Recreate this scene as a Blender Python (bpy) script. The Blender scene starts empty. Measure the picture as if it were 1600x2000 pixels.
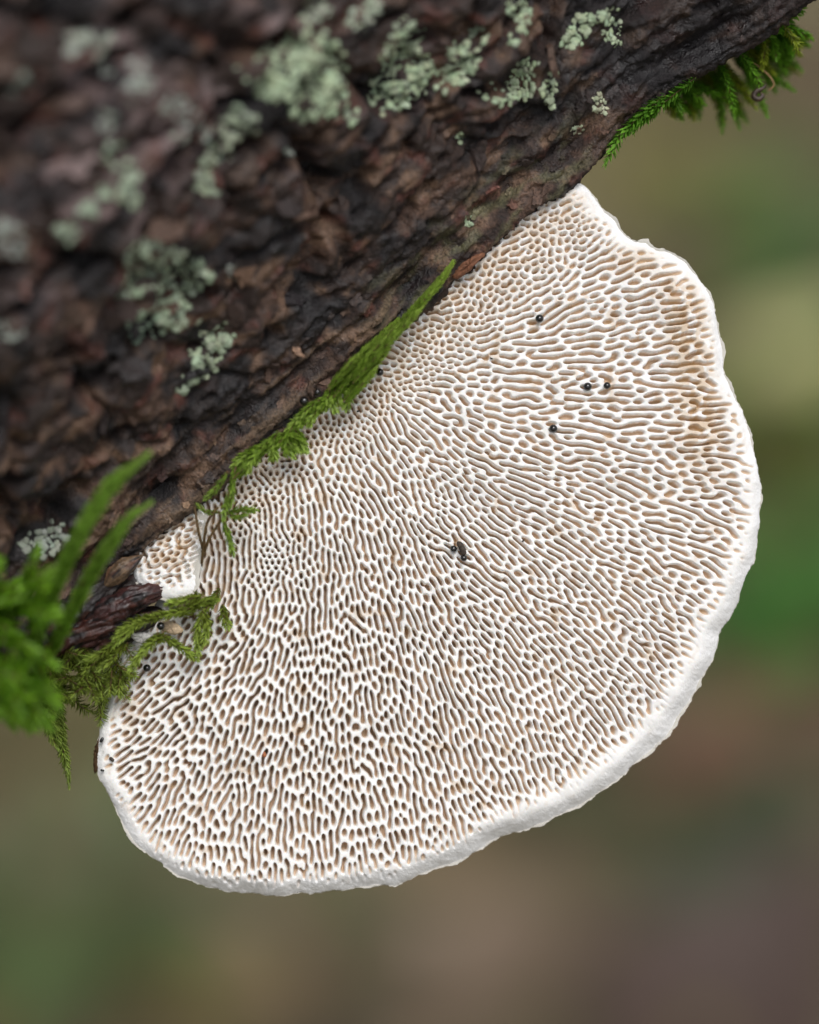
import bpy, math, random
import numpy as np
from mathutils import Vector

random.seed(7)
rng = np.random.default_rng(11)
sc = bpy.context.scene
col = sc.collection
R = math.radians

# ------------------------------------------------------------------ camera
S = 0.04e-3                     # metres for one photograph pixel on the fungus
DIST = 0.2667                   # lens to fungus
PITCH = R(35.0)                 # the camera looks down onto the forest floor
CAM_H = 0.62
FWD = np.array([0, math.cos(PITCH), -math.sin(PITCH)])
UPV = np.array([0, math.sin(PITCH), math.cos(PITCH)])
RGT = np.array([1.0, 0, 0])
CAM = np.array([0.0, 0.0, CAM_H])
ORI = CAM + FWD * DIST          # middle of the fungus plane

cam_d = bpy.data.cameras.new('camera')
cam = bpy.data.objects.new('camera', cam_d)
col.objects.link(cam)
cam.location = CAM
cam.rotation_euler = (R(90) - PITCH, 0, 0)
cam_d.sensor_fit = 'HORIZONTAL'
cam_d.sensor_width = 24.0
cam_d.lens = 100.0
cam_d.clip_start = 0.005
cam_d.clip_end = 200.0
cam_d.dof.use_dof = True
cam_d.dof.focus_distance = DIST - 0.0002
cam_d.dof.aperture_fstop = 7.0
cam_d.dof.aperture_blades = 0
sc.camera = cam

# ------------------------------------------------------------------ light
SUN_LOCAL = np.array([0.16, 0.55, 0.82])          # towards the sun, in right / up / to-camera
sd = SUN_LOCAL[0] * RGT + SUN_LOCAL[1] * UPV - SUN_LOCAL[2] * FWD
sd = sd / np.linalg.norm(sd)
world = bpy.data.worlds.new('World')
sc.world = world
world.use_nodes = True
wn = world.node_tree.nodes
wl = world.node_tree.links
wn.clear()
sky = wn.new('ShaderNodeTexSky')
sky.sky_type = 'NISHITA'
sky.sun_disc = False
sky.sun_elevation = math.asin(sd[2])
sky.sun_rotation = math.atan2(sd[0], sd[1])
sky.air_density = 1.0
sky.dust_density = 3.0
hsv = wn.new('ShaderNodeHueSaturation')            # grey cloud: the same sky with little blue
hsv.inputs['Saturation'].default_value = 0.32
bg = wn.new('ShaderNodeBackground')
bg.inputs['Strength'].default_value = 0.10
wo = wn.new('ShaderNodeOutputWorld')
wl.new(sky.outputs[0], hsv.inputs['Color'])
wl.new(hsv.outputs[0], bg.inputs['Color'])
wl.new(bg.outputs[0], wo.inputs['Surface'])

sun_d = bpy.data.lights.new('sun', 'SUN')
sun_d.energy = 1.5
sun_d.angle = R(28)
sun_d.color = (1.0, 0.985, 0.97)
sun = bpy.data.objects.new('sun', sun_d)
col.objects.link(sun)
sun.rotation_euler = Vector(sd).to_track_quat('Z', 'Y').to_euler()
sun.location = (0, 0, 3)

sc.view_settings.view_transform = 'Standard'
sc.view_settings.look = 'None'
sc.view_settings.exposure = 0.37
sc.view_settings.gamma = 1.0
sc.view_settings.use_curve_mapping = False
sc.render.engine = 'CYCLES'
sc.cycles.use_denoising = True
sc.cycles.max_bounces = 8
sc.cycles.diffuse_bounces = 5
sc.cycles.transmission_bounces = 4

# ------------------------------------------------------------------ helpers
def to_world(L):
    """local metres (right, up, towards camera) -> world"""
    L = np.asarray(L, float)
    return ORI + L[..., 0:1] * RGT + L[..., 1:2] * UPV - L[..., 2:3] * FWD

def loc_at(px, py, h=0.0):
    """local position of what shows at a photograph pixel, h millimetres nearer than the fungus"""
    px = np.asarray(px, float); py = np.asarray(py, float); h = np.asarray(h, float) * 1e-3
    k = (DIST - h) / DIST
    return np.stack(np.broadcast_arrays((px - 800) * S * k, (1000 - py) * S * k, h), -1)

def ground_at(px, py, z=0.0):
    d = FWD + ((px - 800) * S / DIST) * RGT + ((1000 - py) * S / DIST) * UPV
    t = (z - CAM_H) / d[2]
    return CAM + d * t

def _hash(ix, iy, seed):
    h = (ix.astype(np.int64) * 374761393 + iy.astype(np.int64) * 668265263 + seed * 974634777) & 0xffffffff
    h = ((h ^ (h >> 13)) * 1274126177) & 0xffffffff
    h = h ^ (h >> 16)
    return h

def perlin(x, y, seed=0):
    x = np.asarray(x, float); y = np.asarray(y, float)
    xi = np.floor(x).astype(np.int64); yi = np.floor(y).astype(np.int64)
    xf = x - xi; yf = y - yi
    u = xf * xf * xf * (xf * (xf * 6 - 15) + 10); v = yf * yf * yf * (yf * (yf * 6 - 15) + 10)
    def g(dx, dy):
        a = (_hash(xi + dx, yi + dy, seed) & 0xffff) * (2 * math.pi / 65536)
        return np.cos(a) * (xf - dx) + np.sin(a) * (yf - dy)
    n = (g(0, 0) * (1 - u) + g(1, 0) * u) * (1 - v) + (g(0, 1) * (1 - u) + g(1, 1) * u) * v
    return n * 1.5

def fbm(x, y, seed=0, octv=4, gain=0.5):
    s = 0; a = 1; f = 1
    for i in range(octv):
        s = s + a * perlin(x * f + 13.7 * i, y * f - 7.3 * i, seed + i)
        a *= gain; f *= 2.03
    return s

def worley(x, y, seed=0):
    xi = np.floor(x).astype(np.int64); yi = np.floor(y).astype(np.int64)
    f1 = np.full(x.shape, 9.0); f2 = np.full(x.shape, 9.0); idc = np.zeros(x.shape)
    for dx in (-1, 0, 1):
        for dy in (-1, 0, 1):
            hh = _hash(xi + dx, yi + dy, seed)
            cx = xi + dx + (hh & 0xfff) / 4096.0
            cy = yi + dy + ((hh >> 12) & 0xfff) / 4096.0
            d = np.hypot(x - cx, y - cy)
            r = ((hh >> 24) & 0xff) / 255.0
            near = d < f1
            f2 = np.where(near, f1, np.minimum(f2, d))
            idc = np.where(near, r, idc)
            f1 = np.where(near, d, f1)
    return f1, f2, idc

def sstep(a, b, x):
    t = np.clip((x - a) / (b - a), 0, 1)
    return t * t * (3 - 2 * t)

def blur(a, sig):
    r = int(math.ceil(sig * 3))
    k = np.exp(-0.5 * (np.arange(-r, r + 1) / sig) ** 2); k /= k.sum()
    p = np.pad(a, ((r, r), (0, 0)), 'edge')
    out = sum(k[i] * p[i:i + a.shape[0]] for i in range(2 * r + 1))
    p = np.pad(out, ((0, 0), (r, r)), 'edge')
    return sum(k[i] * p[:, i:i + a.shape[1]] for i in range(2 * r + 1))

def catmull(P, n, closed=False):
    P = np.asarray(P, float)
    if closed:
        Q = np.vstack([P[-1], P, P[0], P[1]])
    else:
        Q = np.vstack([2 * P[0] - P[1], P, 2 * P[-1] - P[-2]])
    m = len(Q) - 3
    out = []
    for i in range(m):
        p0, p1, p2, p3 = Q[i:i + 4]
        t = np.linspace(0, 1, 24, endpoint=False)[:, None]
        out.append(0.5 * (2 * p1 + (p2 - p0) * t + (2 * p0 - 5 * p1 + 4 * p2 - p3) * t ** 2 + (3 * p1 - p0 - 3 * p2 + p3) * t ** 3))
    out.append(Q[-2][None])
    C = np.vstack(out)
    L = np.concatenate([[0], np.cumsum(np.linalg.norm(np.diff(C, axis=0), axis=1))])
    u = np.linspace(0, L[-1], n)
    return np.stack([np.interp(u, L, C[:, k]) for k in range(P.shape[1])], -1)

def empty(name, loc, label=None, cat=None, group=None):
    o = bpy.data.objects.new(name, None)
    o.empty_display_size = 0.005
    col.objects.link(o)
    o.location = loc
    tag(o, label, cat, group)
    return o

def tag(o, label=None, cat=None, group=None, kind=None):
    if label: o['label'] = label
    if cat: o['category'] = cat
    if group: o['group'] = group
    if kind: o['kind'] = kind
    return o

def mesh_obj(name, V, F, mat, parent=None, origin=None, smooth=True, attrs=None, normals=None):
    """V world coordinates, F an (n,3) or (n,4) array; origin = object origin in the world"""
    V = np.asarray(V, float); F = np.asarray(F, np.int32)
    if parent is not None:
        base = np.array(parent['_o'])
    else:
        base = np.asarray(origin if origin is not None else V.mean(0))
    me = bpy.data.meshes.new(name)
    me.vertices.add(len(V))
    me.vertices.foreach_set('co', (V - base).astype(np.float32).ravel())
    k = F.shape[1]
    me.loops.add(F.size)
    me.loops.foreach_set('vertex_index', F.ravel())
    me.polygons.add(len(F))
    me.polygons.foreach_set('loop_start', np.arange(0, F.size, k, dtype=np.int32))
    me.polygons.foreach_set('loop_total', np.full(len(F), k, np.int32))
    me.update(calc_edges=True)
    me.polygons.foreach_set('use_smooth', np.full(len(F), smooth))
    for an, av in (attrs or {}).items():
        av = np.asarray(av, np.float32)
        if av.ndim == 1:
            at = me.attributes.new(an, 'FLOAT', 'POINT'); at.data.foreach_set('value', av)
        else:
            at = me.attributes.new(an, 'FLOAT_COLOR', 'POINT')
            at.data.foreach_set('color', np.concatenate([av, np.ones((len(av), 1), np.float32)], 1).ravel())
    if normals is not None:
        me.normals_split_custom_set_from_vertices(normals.astype(np.float32))
    me.materials.append(mat)
    o = bpy.data.objects.new(name, me)
    col.objects.link(o)
    if parent is not None:
        o.parent = parent['_p']
    else:
        o.location = base
    return o

def root(name, loc, label, cat, group=None):
    e = empty(name, loc, label, cat, group)
    return {'_p': e, '_o': tuple(loc)}

def under(o, holder):
    """handle for hanging sub-parts under a mesh part whose vertices are relative to the holder's origin"""
    return {'_p': o, '_o': holder['_o']}

def grid_faces(nr, nc):
    a = np.arange(nr * nc).reshape(nr, nc)
    return np.stack([a[:-1, :-1], a[:-1, 1:], a[1:, 1:], a[1:, :-1]], -1).reshape(-1, 4)

# ------------------------------------------------------------------ materials
def new_mat(name):
    m = bpy.data.materials.new(name)
    m.use_nodes = True
    nt = m.node_tree
    b = nt.nodes['Principled BSDF']
    return m, nt, b

def node(nt, t, **kw):
    n = nt.nodes.new(t)
    for k, v in kw.items():
        setattr(n, k, v)
    return n

def noise_node(nt, scale, detail=4.0, rough=0.55):
    tc = node(nt, 'ShaderNodeTexCoord')
    n = node(nt, 'ShaderNodeTexNoise')
    n.inputs['Scale'].default_value = scale
    n.inputs['Detail'].default_value = detail
    n.inputs['Roughness'].default_value = rough
    nt.links.new(tc.outputs['Object'], n.inputs['Vector'])
    return n

def ramp(nt, src, stops):
    r = node(nt, 'ShaderNodeValToRGB')
    e = r.color_ramp.elements
    while len(e) < len(stops): e.new(0.5)
    for el, (p, c) in zip(e, stops):
        el.position = p; el.color = (*c, 1)
    nt.links.new(src, r.inputs['Fac'])
    return r

def bump(nt, b, src, strength, dist):
    bp = node(nt, 'ShaderNodeBump')
    bp.inputs['Strength'].default_value = strength
    bp.inputs['Distance'].default_value = dist
    nt.links.new(src, bp.inputs['Height'])
    nt.links.new(bp.outputs['Normal'], b.inputs['Normal'])

def attr_mat(name, rough, nscale, namp=0.25, bstr=0.3, bdist=1e-4, spec=0.4, sss=None, rvar=0.0):
    """colour from the vertex attribute 'tint', broken up by fine noise, with fine relief"""
    m, nt, b = new_mat(name)
    a = node(nt, 'ShaderNodeAttribute', attribute_name='tint')
    n = noise_node(nt, nscale)
    r = ramp(nt, n.outputs['Fac'], [(0.3, (1 - namp,) * 3), (0.7, (1 + namp * 0.6,) * 3)])
    mx = node(nt, 'ShaderNodeMix', data_type='RGBA', blend_type='MULTIPLY')
    mx.inputs['Factor'].default_value = 1.0
    nt.links.new(a.outputs['Color'], mx.inputs['A'])
    nt.links.new(r.outputs['Color'], mx.inputs['B'])
    nt.links.new(mx.outputs['Result'], b.inputs['Base Color'])
    b.inputs['Roughness'].default_value = rough
    b.inputs['Specular IOR Level'].default_value = spec
    if rvar:
        n2 = noise_node(nt, nscale * 0.15)
        mr = node(nt, 'ShaderNodeMapRange')
        mr.inputs['From Min'].default_value = 0.35; mr.inputs['From Max'].default_value = 0.65
        mr.inputs['To Min'].default_value = rough - rvar; mr.inputs['To Max'].default_value = rough + rvar
        nt.links.new(n2.outputs['Fac'], mr.inputs['Value'])
        nt.links.new(mr.outputs['Result'], b.inputs['Roughness'])
    if sss:
        b.inputs['Subsurface Weight'].default_value = sss[0]
        b.inputs['Subsurface Radius'].default_value = (1.0, 0.75, 0.55)
        b.inputs['Subsurface Scale'].default_value = sss[1]
    bump(nt, b, n.outputs['Fac'], bstr, bdist)
    return m

def plain_mat(name, c0, c1, nscale, rough=0.6, bstr=0.3, bdist=1e-4, spec=0.5, translucent=0.0):
    m, nt, b = new_mat(name)
    n = noise_node(nt, nscale)
    r = ramp(nt, n.outputs['Fac'], [(0.32, c0), (0.68, c1)])
    nt.links.new(r.outputs['Color'], b.inputs['Base Color'])
    b.inputs['Roughness'].default_value = rough
    b.inputs['Specular IOR Level'].default_value = spec
    bump(nt, b, n.outputs['Fac'], bstr, bdist)
    if translucent:
        t = node(nt, 'ShaderNodeBsdfTranslucent')
        nt.links.new(r.outputs['Color'], t.inputs['Color'])
        mix = node(nt, 'ShaderNodeMixShader')
        mix.inputs['Fac'].default_value = translucent
        out = nt.nodes['Material Output']
        nt.links.new(b.outputs[0], mix.inputs[1]); nt.links.new(t.outputs[0], mix.inputs[2])
        nt.links.new(mix.outputs[0], out.inputs['Surface'])
    return m

def leaf_mat(name, rough=0.45, transl=0.35, nscale=900):
    m = attr_mat(name, rough, nscale, 0.25, 0.15, 5e-5, 0.5)
    nt = m.node_tree
    b = nt.nodes['Principled BSDF']
    src = b.inputs['Base Color'].links[0].from_socket
    t = node(nt, 'ShaderNodeBsdfTranslucent')
    nt.links.new(src, t.inputs['Color'])
    mix = node(nt, 'ShaderNodeMixShader')
    mix.inputs['Fac'].default_value = transl
    nt.links.new(b.outputs[0], mix.inputs[1]); nt.links.new(t.outputs[0], mix.inputs[2])
    nt.links.new(mix.outputs[0], nt.nodes['Material Output'].inputs['Surface'])
    return m

M_FUNGUS = attr_mat('fungus_flesh', 0.75, 5500, 0.05, 0.25, 3e-5, 0.25, sss=(0.25, 0.00025))
M_RIM = attr_mat('fungus_felt', 0.85, 9000, 0.08, 0.5, 6e-5, 0.15)
M_BARK = attr_mat('bark', 0.58, 4200, 0.6, 1.0, 1.8e-4, 0.42, rvar=0.30)
M_LICHEN = attr_mat('lichen', 0.85, 4000, 0.18, 0.5, 8e-5, 0.2)
M_MOSS = leaf_mat('moss_leaf', 0.45, 0.48, 1500)
M_STEM = plain_mat('moss_stem', (0.055, 0.03, 0.008), (0.13, 0.075, 0.02), 1500, 0.6)
M_WOOD = attr_mat('rotten_wood', 0.55, 2200, 0.5, 0.8, 1.5e-4, 0.5, rvar=0.2)
M_BLACK = plain_mat('black_gloss', (0.004, 0.004, 0.004), (0.010, 0.009, 0.008), 900, 0.07, 0.03, 1e-5, 0.7)
M_PELLET = plain_mat('brown_pellet', (0.030, 0.022, 0.016), (0.09, 0.07, 0.055), 5000, 0.8, 0.8, 8e-5, 0.3)
M_CHIP = attr_mat('wood_chip', 0.7, 3500, 0.3, 0.6, 1e-4, 0.3)
M_LITTER = leaf_mat('litter_leaf', 0.6, 0.15, 120)
M_PLANT = leaf_mat('plant_leaf', 0.4, 0.30, 150)
m, nt, b = new_mat('forest_soil')
n1 = noise_node(nt, 9.0, 5)
r1 = ramp(nt, n1.outputs['Fac'], [(0.30, (0.08, 0.058, 0.036)), (0.50, (0.14, 0.11, 0.06)), (0.70, (0.14, 0.135, 0.06))])
nt.links.new(r1.outputs['Color'], b.inputs['Base Color'])
b.inputs['Roughness'].default_value = 0.9
n2 = noise_node(nt, 160.0, 5)
bump(nt, b, n2.outputs['Fac'], 0.8, 0.004)
M_SOIL = m

# ------------------------------------------------------------------ the forest floor
def build_ground():
    a = np.concatenate([-np.geomspace(40, 1.2, 14), np.linspace(-1.1, 1.1, 90), np.geomspace(1.2, 40, 14)])
    bb = np.concatenate([-np.geomspace(40, 1.2, 14), np.linspace(-1.1, 2.6, 140), np.geomspace(2.8, 40, 14)])
    X, Y = np.meshgrid(a, bb)
    Z = 0.018 * fbm(X * 2.2, Y * 2.2, 3, 4) + 0.05 * perlin(X * 0.35, Y * 0.35, 5) * sstep(1.5, 6, np.hypot(X, Y))
    V = np.stack([X, Y, Z], -1).reshape(-1, 3)
    o = mesh_obj('ground', V, grid_faces(*X.shape), M_SOIL, origin=(0, 0, 0))
    tag(o, 'brown forest floor far behind the fungus', None, None, 'structure')
build_ground()

def gz(x, y):
    return float(0.018 * fbm(np.array([x * 2.2]), np.array([y * 2.2]), 3, 4)[0])

def leaf_shape(length, width, curl, fold, nseg=6, lobes=0.0, seed=0):
    """a leaf along +x, returns V, F (quads), thin but curved"""
    r = np.random.default_rng(seed)
    t = np.linspace(0, 1, nseg + 1)
    w = np.sin(np.pi * t ** 0.8) ** 0.8 * width * 0.5 * (1 + lobes * np.cos(t * 22)) + width * 0.015
    rows = []
    for i, tt in enumerate(t):
        z = curl * length * (tt - 0.45) ** 2 * 2
        x = tt * length
        for s in (-1, -0.5, 0, 0.5, 1):
            rows.append((x + (r.random() - 0.5) * 0.02 * length, s * w[i], z + fold * abs(s) * w[i] + (r.random() - 0.5) * 0.04 * width))
    return np.array(rows), grid_faces(nseg + 1, 5)

def rotmat(yaw, pitch, roll):
    cy, sy, cp, sp, cr, sr = math.cos(yaw), math.sin(yaw), math.cos(pitch), math.sin(pitch), math.cos(roll), math.sin(roll)
    Rz = np.array([[cy, -sy, 0], [sy, cy, 0], [0, 0, 1]])
    Ry = np.array([[cp, 0, sp], [0, 1, 0], [-sp, 0, cp]])
    Rx = np.array([[1, 0, 0], [0, cr, -sr], [0, sr, cr]])
    return Rz @ Ry @ Rx

def build_litter():
    Vs, Fs, Cs = [], [], []
    n = 0
    shapes = [leaf_shape(1, 0.55, 0.25, 0.25, 5, 0.0, 1), leaf_shape(1, 0.4, -0.25, 0.3, 5, 0.0, 2), leaf_shape(1, 0.65, 0.3, -0.2, 5, 0.15, 3)]
    pal = np.array([[.12, .070, .045], [.16, .10, .065], [.075, .042, .028], [.17, .13, .07], [.11, .10, .045], [.20, .14, .095], [.09, .085, .04]])
    for i in range(2600):
        x = rng.uniform(-1.0, 1.0); y = rng.uniform(0.3, 2.5)
        V, F = shapes[i % 3]
        L = rng.uniform(0.018, 0.05)
        Q = (V * L) @ rotmat(rng.uniform(0, 6.3), rng.uniform(-.35, .35), rng.uniform(-.4, .4)).T
        Q = Q - [0, 0, Q[:, 2].min()] + [x, y, gz(x, y) + rng.uniform(-0.002, 0.008)]
        Vs.append(Q); Fs.append(F + n); n += len(Q)
        patch = int(np.clip((perlin(np.array([x * 9]), np.array([y * 9]), 77)[0] + 0.9) / 1.8 * 7, 0, 6.99))
        c = pal[patch if rng.random() < .65 else rng.integers(0, 7)] * rng.uniform(.85, 1.5) * np.array([1.10, 1.10, .70])
        Cs.append(np.tile(c, (len(Q), 1)))
    o = mesh_obj('leaf_litter', np.vstack(Vs), np.vstack(Fs), M_LITTER, origin=(0, 0, 0), attrs={'tint': np.vstack(Cs)})
    tag(o, 'brown and olive fallen leaves covering the forest floor', 'leaf litter', None, 'stuff')
build_litter()

def ground_plant(name, px, py, spread, nleaf, leaf_len, colour, label, cat, group=None, up=0.03, seed=0, aspect=0.5):
    r = np.random.default_rng(seed)
    p = ground_at(px, py, up * 0.6)
    base = np.array([p[0], p[1], gz(p[0], p[1])])
    h = root(name, base, label, cat, group)
    for i in range(nleaf):
        V, F = leaf_shape(1, aspect, -0.35, 0.2, 6, 0, seed * 31 + i)
        L = leaf_len * r.uniform(.7, 1.2)
        a = r.uniform(0, 6.283); rad = spread * math.sqrt(r.random()) * 0.6
        foot = base + [math.cos(a) * rad * .5, math.sin(a) * rad * .5, 0]
        top = base + [math.cos(a) * rad, math.sin(a) * rad, up * r.uniform(.5, 1.1)]
        Q = (V * L) @ rotmat(a + r.uniform(-.8, .8), r.uniform(-.5, .25), r.uniform(-.4, .4)).T + top
        c = np.array(colour) * r.uniform(.75, 1.25)
        # petiole as a thin three-sided stalk joined to the blade
        m = (foot + top) / 2 + [0, 0, up * .2]
        path = catmull([foot, m, top], 5)
        ring = np.array([[0.0006 * math.cos(k * 2.094), 0.0006 * math.sin(k * 2.094), 0] for k in range(3)])
        SV = (path[:, None] + ring[None]).reshape(-1, 3)
        SF = np.array([[j * 3 + k, j * 3 + (k + 1) % 3, (j + 1) * 3 + (k + 1) % 3, (j + 1) * 3 + k] for j in range(4) for k in range(3)])
        VV = np.vstack([Q, SV]); FF = np.vstack([F, SF + len(Q)])
        mesh_obj('leaf', VV, FF, M_PLANT, h, attrs={'tint': np.tile(c, (len(VV), 1))})

def fallen_leaf(px, py, L, w, yaw, colour, label, seed, lift=0.006):
    p = ground_at(px, py, 0.014 + lift)
    V, F = leaf_shape(1, w, 0.3, 0.25, 9, 0.06, seed)
    Q = (V * L) @ rotmat(yaw, -.15, .2).T
    Q = Q - Q.mean(0)
    Q = Q - [0, 0, Q[:, 2].min()] + [p[0], p[1], gz(p[0], p[1]) + lift]
    h = root('fallen_leaf', np.array([p[0], p[1], gz(p[0], p[1])]), label, 'leaf', 'single dead leaves on the forest floor')
    mesh_obj('blade', Q, F, M_LITTER, h, attrs={'tint': np.tile(np.array(colour), (len(Q), 1))})
    mid = Q.reshape(-1, 5, 3)[:, 2] + [0, 0, 0.0004]
    ring = np.array([[0, 0.0005 * math.cos(k * 2.094), 0.0005 * math.sin(k * 2.094)] for k in range(3)])
    SV = (mid[:, None] + ring[None]).reshape(-1, 3)
    nm = len(mid)
    SF = np.array([[j * 3 + k, j * 3 + (k + 1) % 3, (j + 1) * 3 + (k + 1) % 3, (j + 1) * 3 + k] for j in range(nm - 1) for k in range(3)])
    mesh_obj('midrib', SV, SF, M_LITTER, h, attrs={'tint': np.tile(np.array(colour) * .7, (len(SV), 1))})

G1 = (0.045, 0.13, 0.022); G2 = (0.15, 0.23, 0.03); G3 = (0.08, 0.20, 0.04)
ground_plant('ground_herb', 1610, 450, .04, 12, .036, G3, 'blurred cool green herb on the ground beside the notched fungus rim', 'plant', 'low green plants on the forest floor', .03, 1)
ground_plant('ground_herb', 1490, 730, .04, 14, .034, G2, 'blurred yellow-green herb below the pale straw leaf on the ground', 'plant', 'low green plants on the forest floor', .03, 2)
ground_plant('ground_herb', 1640, 1190, .036, 14, .036, (.09, .27, .04), 'blurred bright green herb by the red-brown dead leaf', 'plant', 'low green plants on the forest floor', .03, 3)
ground_plant('ground_herb', 110, 1790, .05, 18, .040, (.11, .16, .05), 'blurred green herb on the ground beyond the fungus foot', 'plant', 'low green plants on the forest floor', .025, 4)
ground_plant('ground_herb', 1300, 1540, .045, 13, .036, (.085, .125, .05), 'blurred dark green herb behind the thick fungus rim', 'plant', 'low green plants on the forest floor', .02, 5)
ground_plant('moss_cushion', 1560, 930, .045, 16, .020, (.14, .13, .03), 'blurred olive moss cushion between two green herbs', 'moss', None, .012, 6)
ground_plant('moss_cushion', 1400, 300, .06, 20, .022, (.25, .26, .06), 'blurred olive moss cushion behind the mossy trunk edge', 'moss', None, .012, 7)
ground_plant('moss_cushion', 560, 1900, .05, 16, .022, (.085, .10, .04), 'blurred dark olive moss cushion among brown leaves', 'moss', None, .012, 8)
fallen_leaf(1580, 600, .052, .45, .25, (.60, .56, .26), 'blurred pale straw-coloured dead leaf between two green herbs', 11, .03)
fallen_leaf(1450, 1430, .07, .65, 1.2, (.20, .09, .05), 'blurred red-brown dead leaf behind the fungus rim', 12)
fallen_leaf(1400, 1660, .05, .6, .5, (.13, .12, .095), 'blurred grey bleached dead leaf on the ground', 13)
fallen_leaf(930, 1790, .07, .6, .2, (.24, .17, .11), 'blurred dusky pink-brown dead leaf below the fungus rim', 14)
fallen_leaf(480, 1800, .05, .5, 2.2, (.30, .18, .12), 'blurred orange-brown dead leaf below the fungus rim', 15)
fallen_leaf(1430, 1880, .095, .7, .9, (.09, .055, .04), 'blurred dark chocolate-brown dead leaf on the ground', 16)

# ------------------------------------------------------------------ the leaning trunk
EDGE = [(1680, -70), (1600, -10), (1560, 20), (1500, 70), (1400, 125), (1300, 180), (1250, 222), (1200, 272), (1160, 328), (1110, 372), (1050, 398), (1000, 448),
        (950, 492), (900, 535), (850, 585), (800, 630), (760, 668), (700, 722), (650, 768), (600, 812), (540, 858), (480, 908), (430, 958), (390, 988),
        (330, 1032), (265, 1092), (220, 1135), (150, 1195), (90, 1250), (30, 1325), (0, 1370), (-60, 1420)]
AX = np.array([0.755, 0.656]); AX /= np.linalg.norm(AX)
NRM = np.array([AX[1], -AX[0]])                     # out of the trunk, towards the fungus
E = np.array([((x - 800) * S, (1000 - y) * S) for x, y in EDGE])
E0 = np.array([0.0, (1000 - 645) * S])
es = (E - E0) @ AX; en = (E - E0) @ NRM
o_ = np.argsort(es); es = es[o_]; en = en[o_]
PROFILE = [(30, -54), (13, -32), (5.5, -14), (2.2, -6), (0.7, -2.2), (0.0, -0.3), (0.15, 0.9), (1.2, 1.7), (3, 2.6), (6, 4.8), (11, 9.2), (17, 14.8), (25, 21), (36, 27), (48, 31), (70, 33),
           (95, 25), (112, 8), (115, -20), (95, -52), (60, -66)]
def build_trunk():
    C = catmull(PROFILE, 4000, True)
    L = np.concatenate([[0], np.cumsum(np.linalg.norm(np.diff(C, axis=0), axis=1))])
    i0 = np.argmin(np.hypot(C[:400 * 3, 0], C[:400 * 3, 1] - 0.0))
    a0 = L[i0]
    fine = np.arange(a0 - 7, a0 + 78, 0.19)
    rest = np.concatenate([np.arange(fine[-1] + .4, fine[-1] + 4, .5), np.linspace(fine[-1] + 5, L[-1] + fine[0] - 1, 60)])
    al = np.concatenate([fine, rest])
    A = al - a0
    alw = np.mod(al, L[-1])
    d = np.interp(alw, L, C[:, 0]) * 1e-3
    h = np.interp(alw, L, C[:, 1]) * 1e-3
    s = np.concatenate([-np.geomspace(.92, .066, 34), np.arange(-.0640, .0600, .00019), np.geomspace(.062, .62, 30)])
    off = np.interp(s, es, en)
    k = np.exp(-0.5 * (np.arange(-6, 7) / 3.0) ** 2); k /= k.sum()
    inner = np.abs(s) < .07
    off = np.where(inner, np.convolve(np.pad(off, 6, 'edge'), k, 'valid'), off)
    SS, AA = np.meshgrid(s * 1e3, A, indexing='ij')                      # millimetres
    dd = np.broadcast_to(d, SS.shape); hh = np.broadcast_to(h, SS.shape)
    taper = 1 - 0.12 * (s / .9)
    U = E0[0] + SS * 1e-3 * AX[0] + (off[:, None] - dd * taper[:, None]) * NRM[0]
    Vv = E0[1] + SS * 1e-3 * AX[1] + (off[:, None] - dd * taper[:, None]) * NRM[1]
    W = hh * taper[:, None] * (1 - .32 * np.tanh(s / .028))[:, None]
    P = np.stack([U, Vv, W], -1)
    def nrm(P):
        a = np.gradient(P, axis=0); b_ = np.gradient(P, axis=1)
        n_ = np.cross(a, b_); n_ /= np.linalg.norm(n_, axis=-1, keepdims=True) + 1e-20
        return n_
    N = nrm(P)
    mid = (np.abs(A - 20)).argmin()
    if N[len(s) // 2, mid, 2] < 0: N = -N
    # bark relief: plates parted by cracks, crumbs, grain
    wS = SS + 1.6 * fbm(SS / 5, AA / 5, 21, 3); wA = AA + 1.3 * fbm(SS / 5, AA / 5, 22, 3)
    f1, f2, idc = worley(wS / 11.0, wA / 7.0, 31)
    g1, g2, idg = worley(wS / 2.6 + 3, wA / 1.7, 32)
    far = sstep(1.0, 13, AA)
    crack = sstep(0.02, 0.22, f2 - f1)
    med = fbm(SS / 3.4, AA / 2.2, 41, 4)
    crumb = fbm(SS / .9, AA / .6, 51, 3)
    gap = sstep(0.10, 0.45, fbm(SS / 7, AA / 3.4, 61, 3))
    D = far * (1.2 * (crack - 1) + 0.8 * (idc - .5) - 2.4 * gap) + (0.22 + .25 * far) * med + (.12 + .20 * far) * (idg - .5) * sstep(.02, .2, g2 - g1) + 0.16 * crumb
    strip = fbm(SS / 9, AA / .7, 71, 3)
    D = D + (1 - far) * (0.34 * strip)
    furrow = np.exp(-((AA - 3.4 - 1.2 * perlin(SS / 9, SS * 0 + 3, 66)) / .9) ** 2) * sstep(-.35, .25, perlin(SS / 7, SS * 0 + 8, 67))
    D = D - 1.5 * furrow
    D = D + .20 * (1 - far) * fbm(SS / .45, AA / .35, 68, 3) + .22 * far * fbm(SS / 1.3, AA / .9, 69, 3)
    endfade = 1.0
    P = P + N * (D * 1e-3)[..., None]
    N2 = nrm(P)
    if N2[len(s) // 2, mid, 2] < 0: N2 = -N2
    # colour of the bark itself
    def mixc(a, b_, t):
        return a * (1 - t[..., None]) + np.asarray(b_) * t[..., None]
    base = np.broadcast_to(np.array([.030, .018, .014]), SS.shape + (3,)).copy()
    mauve = sstep(-.15, .5, fbm(SS / 9, AA / 6, 81, 4)) * sstep(12, 30, AA)
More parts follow.
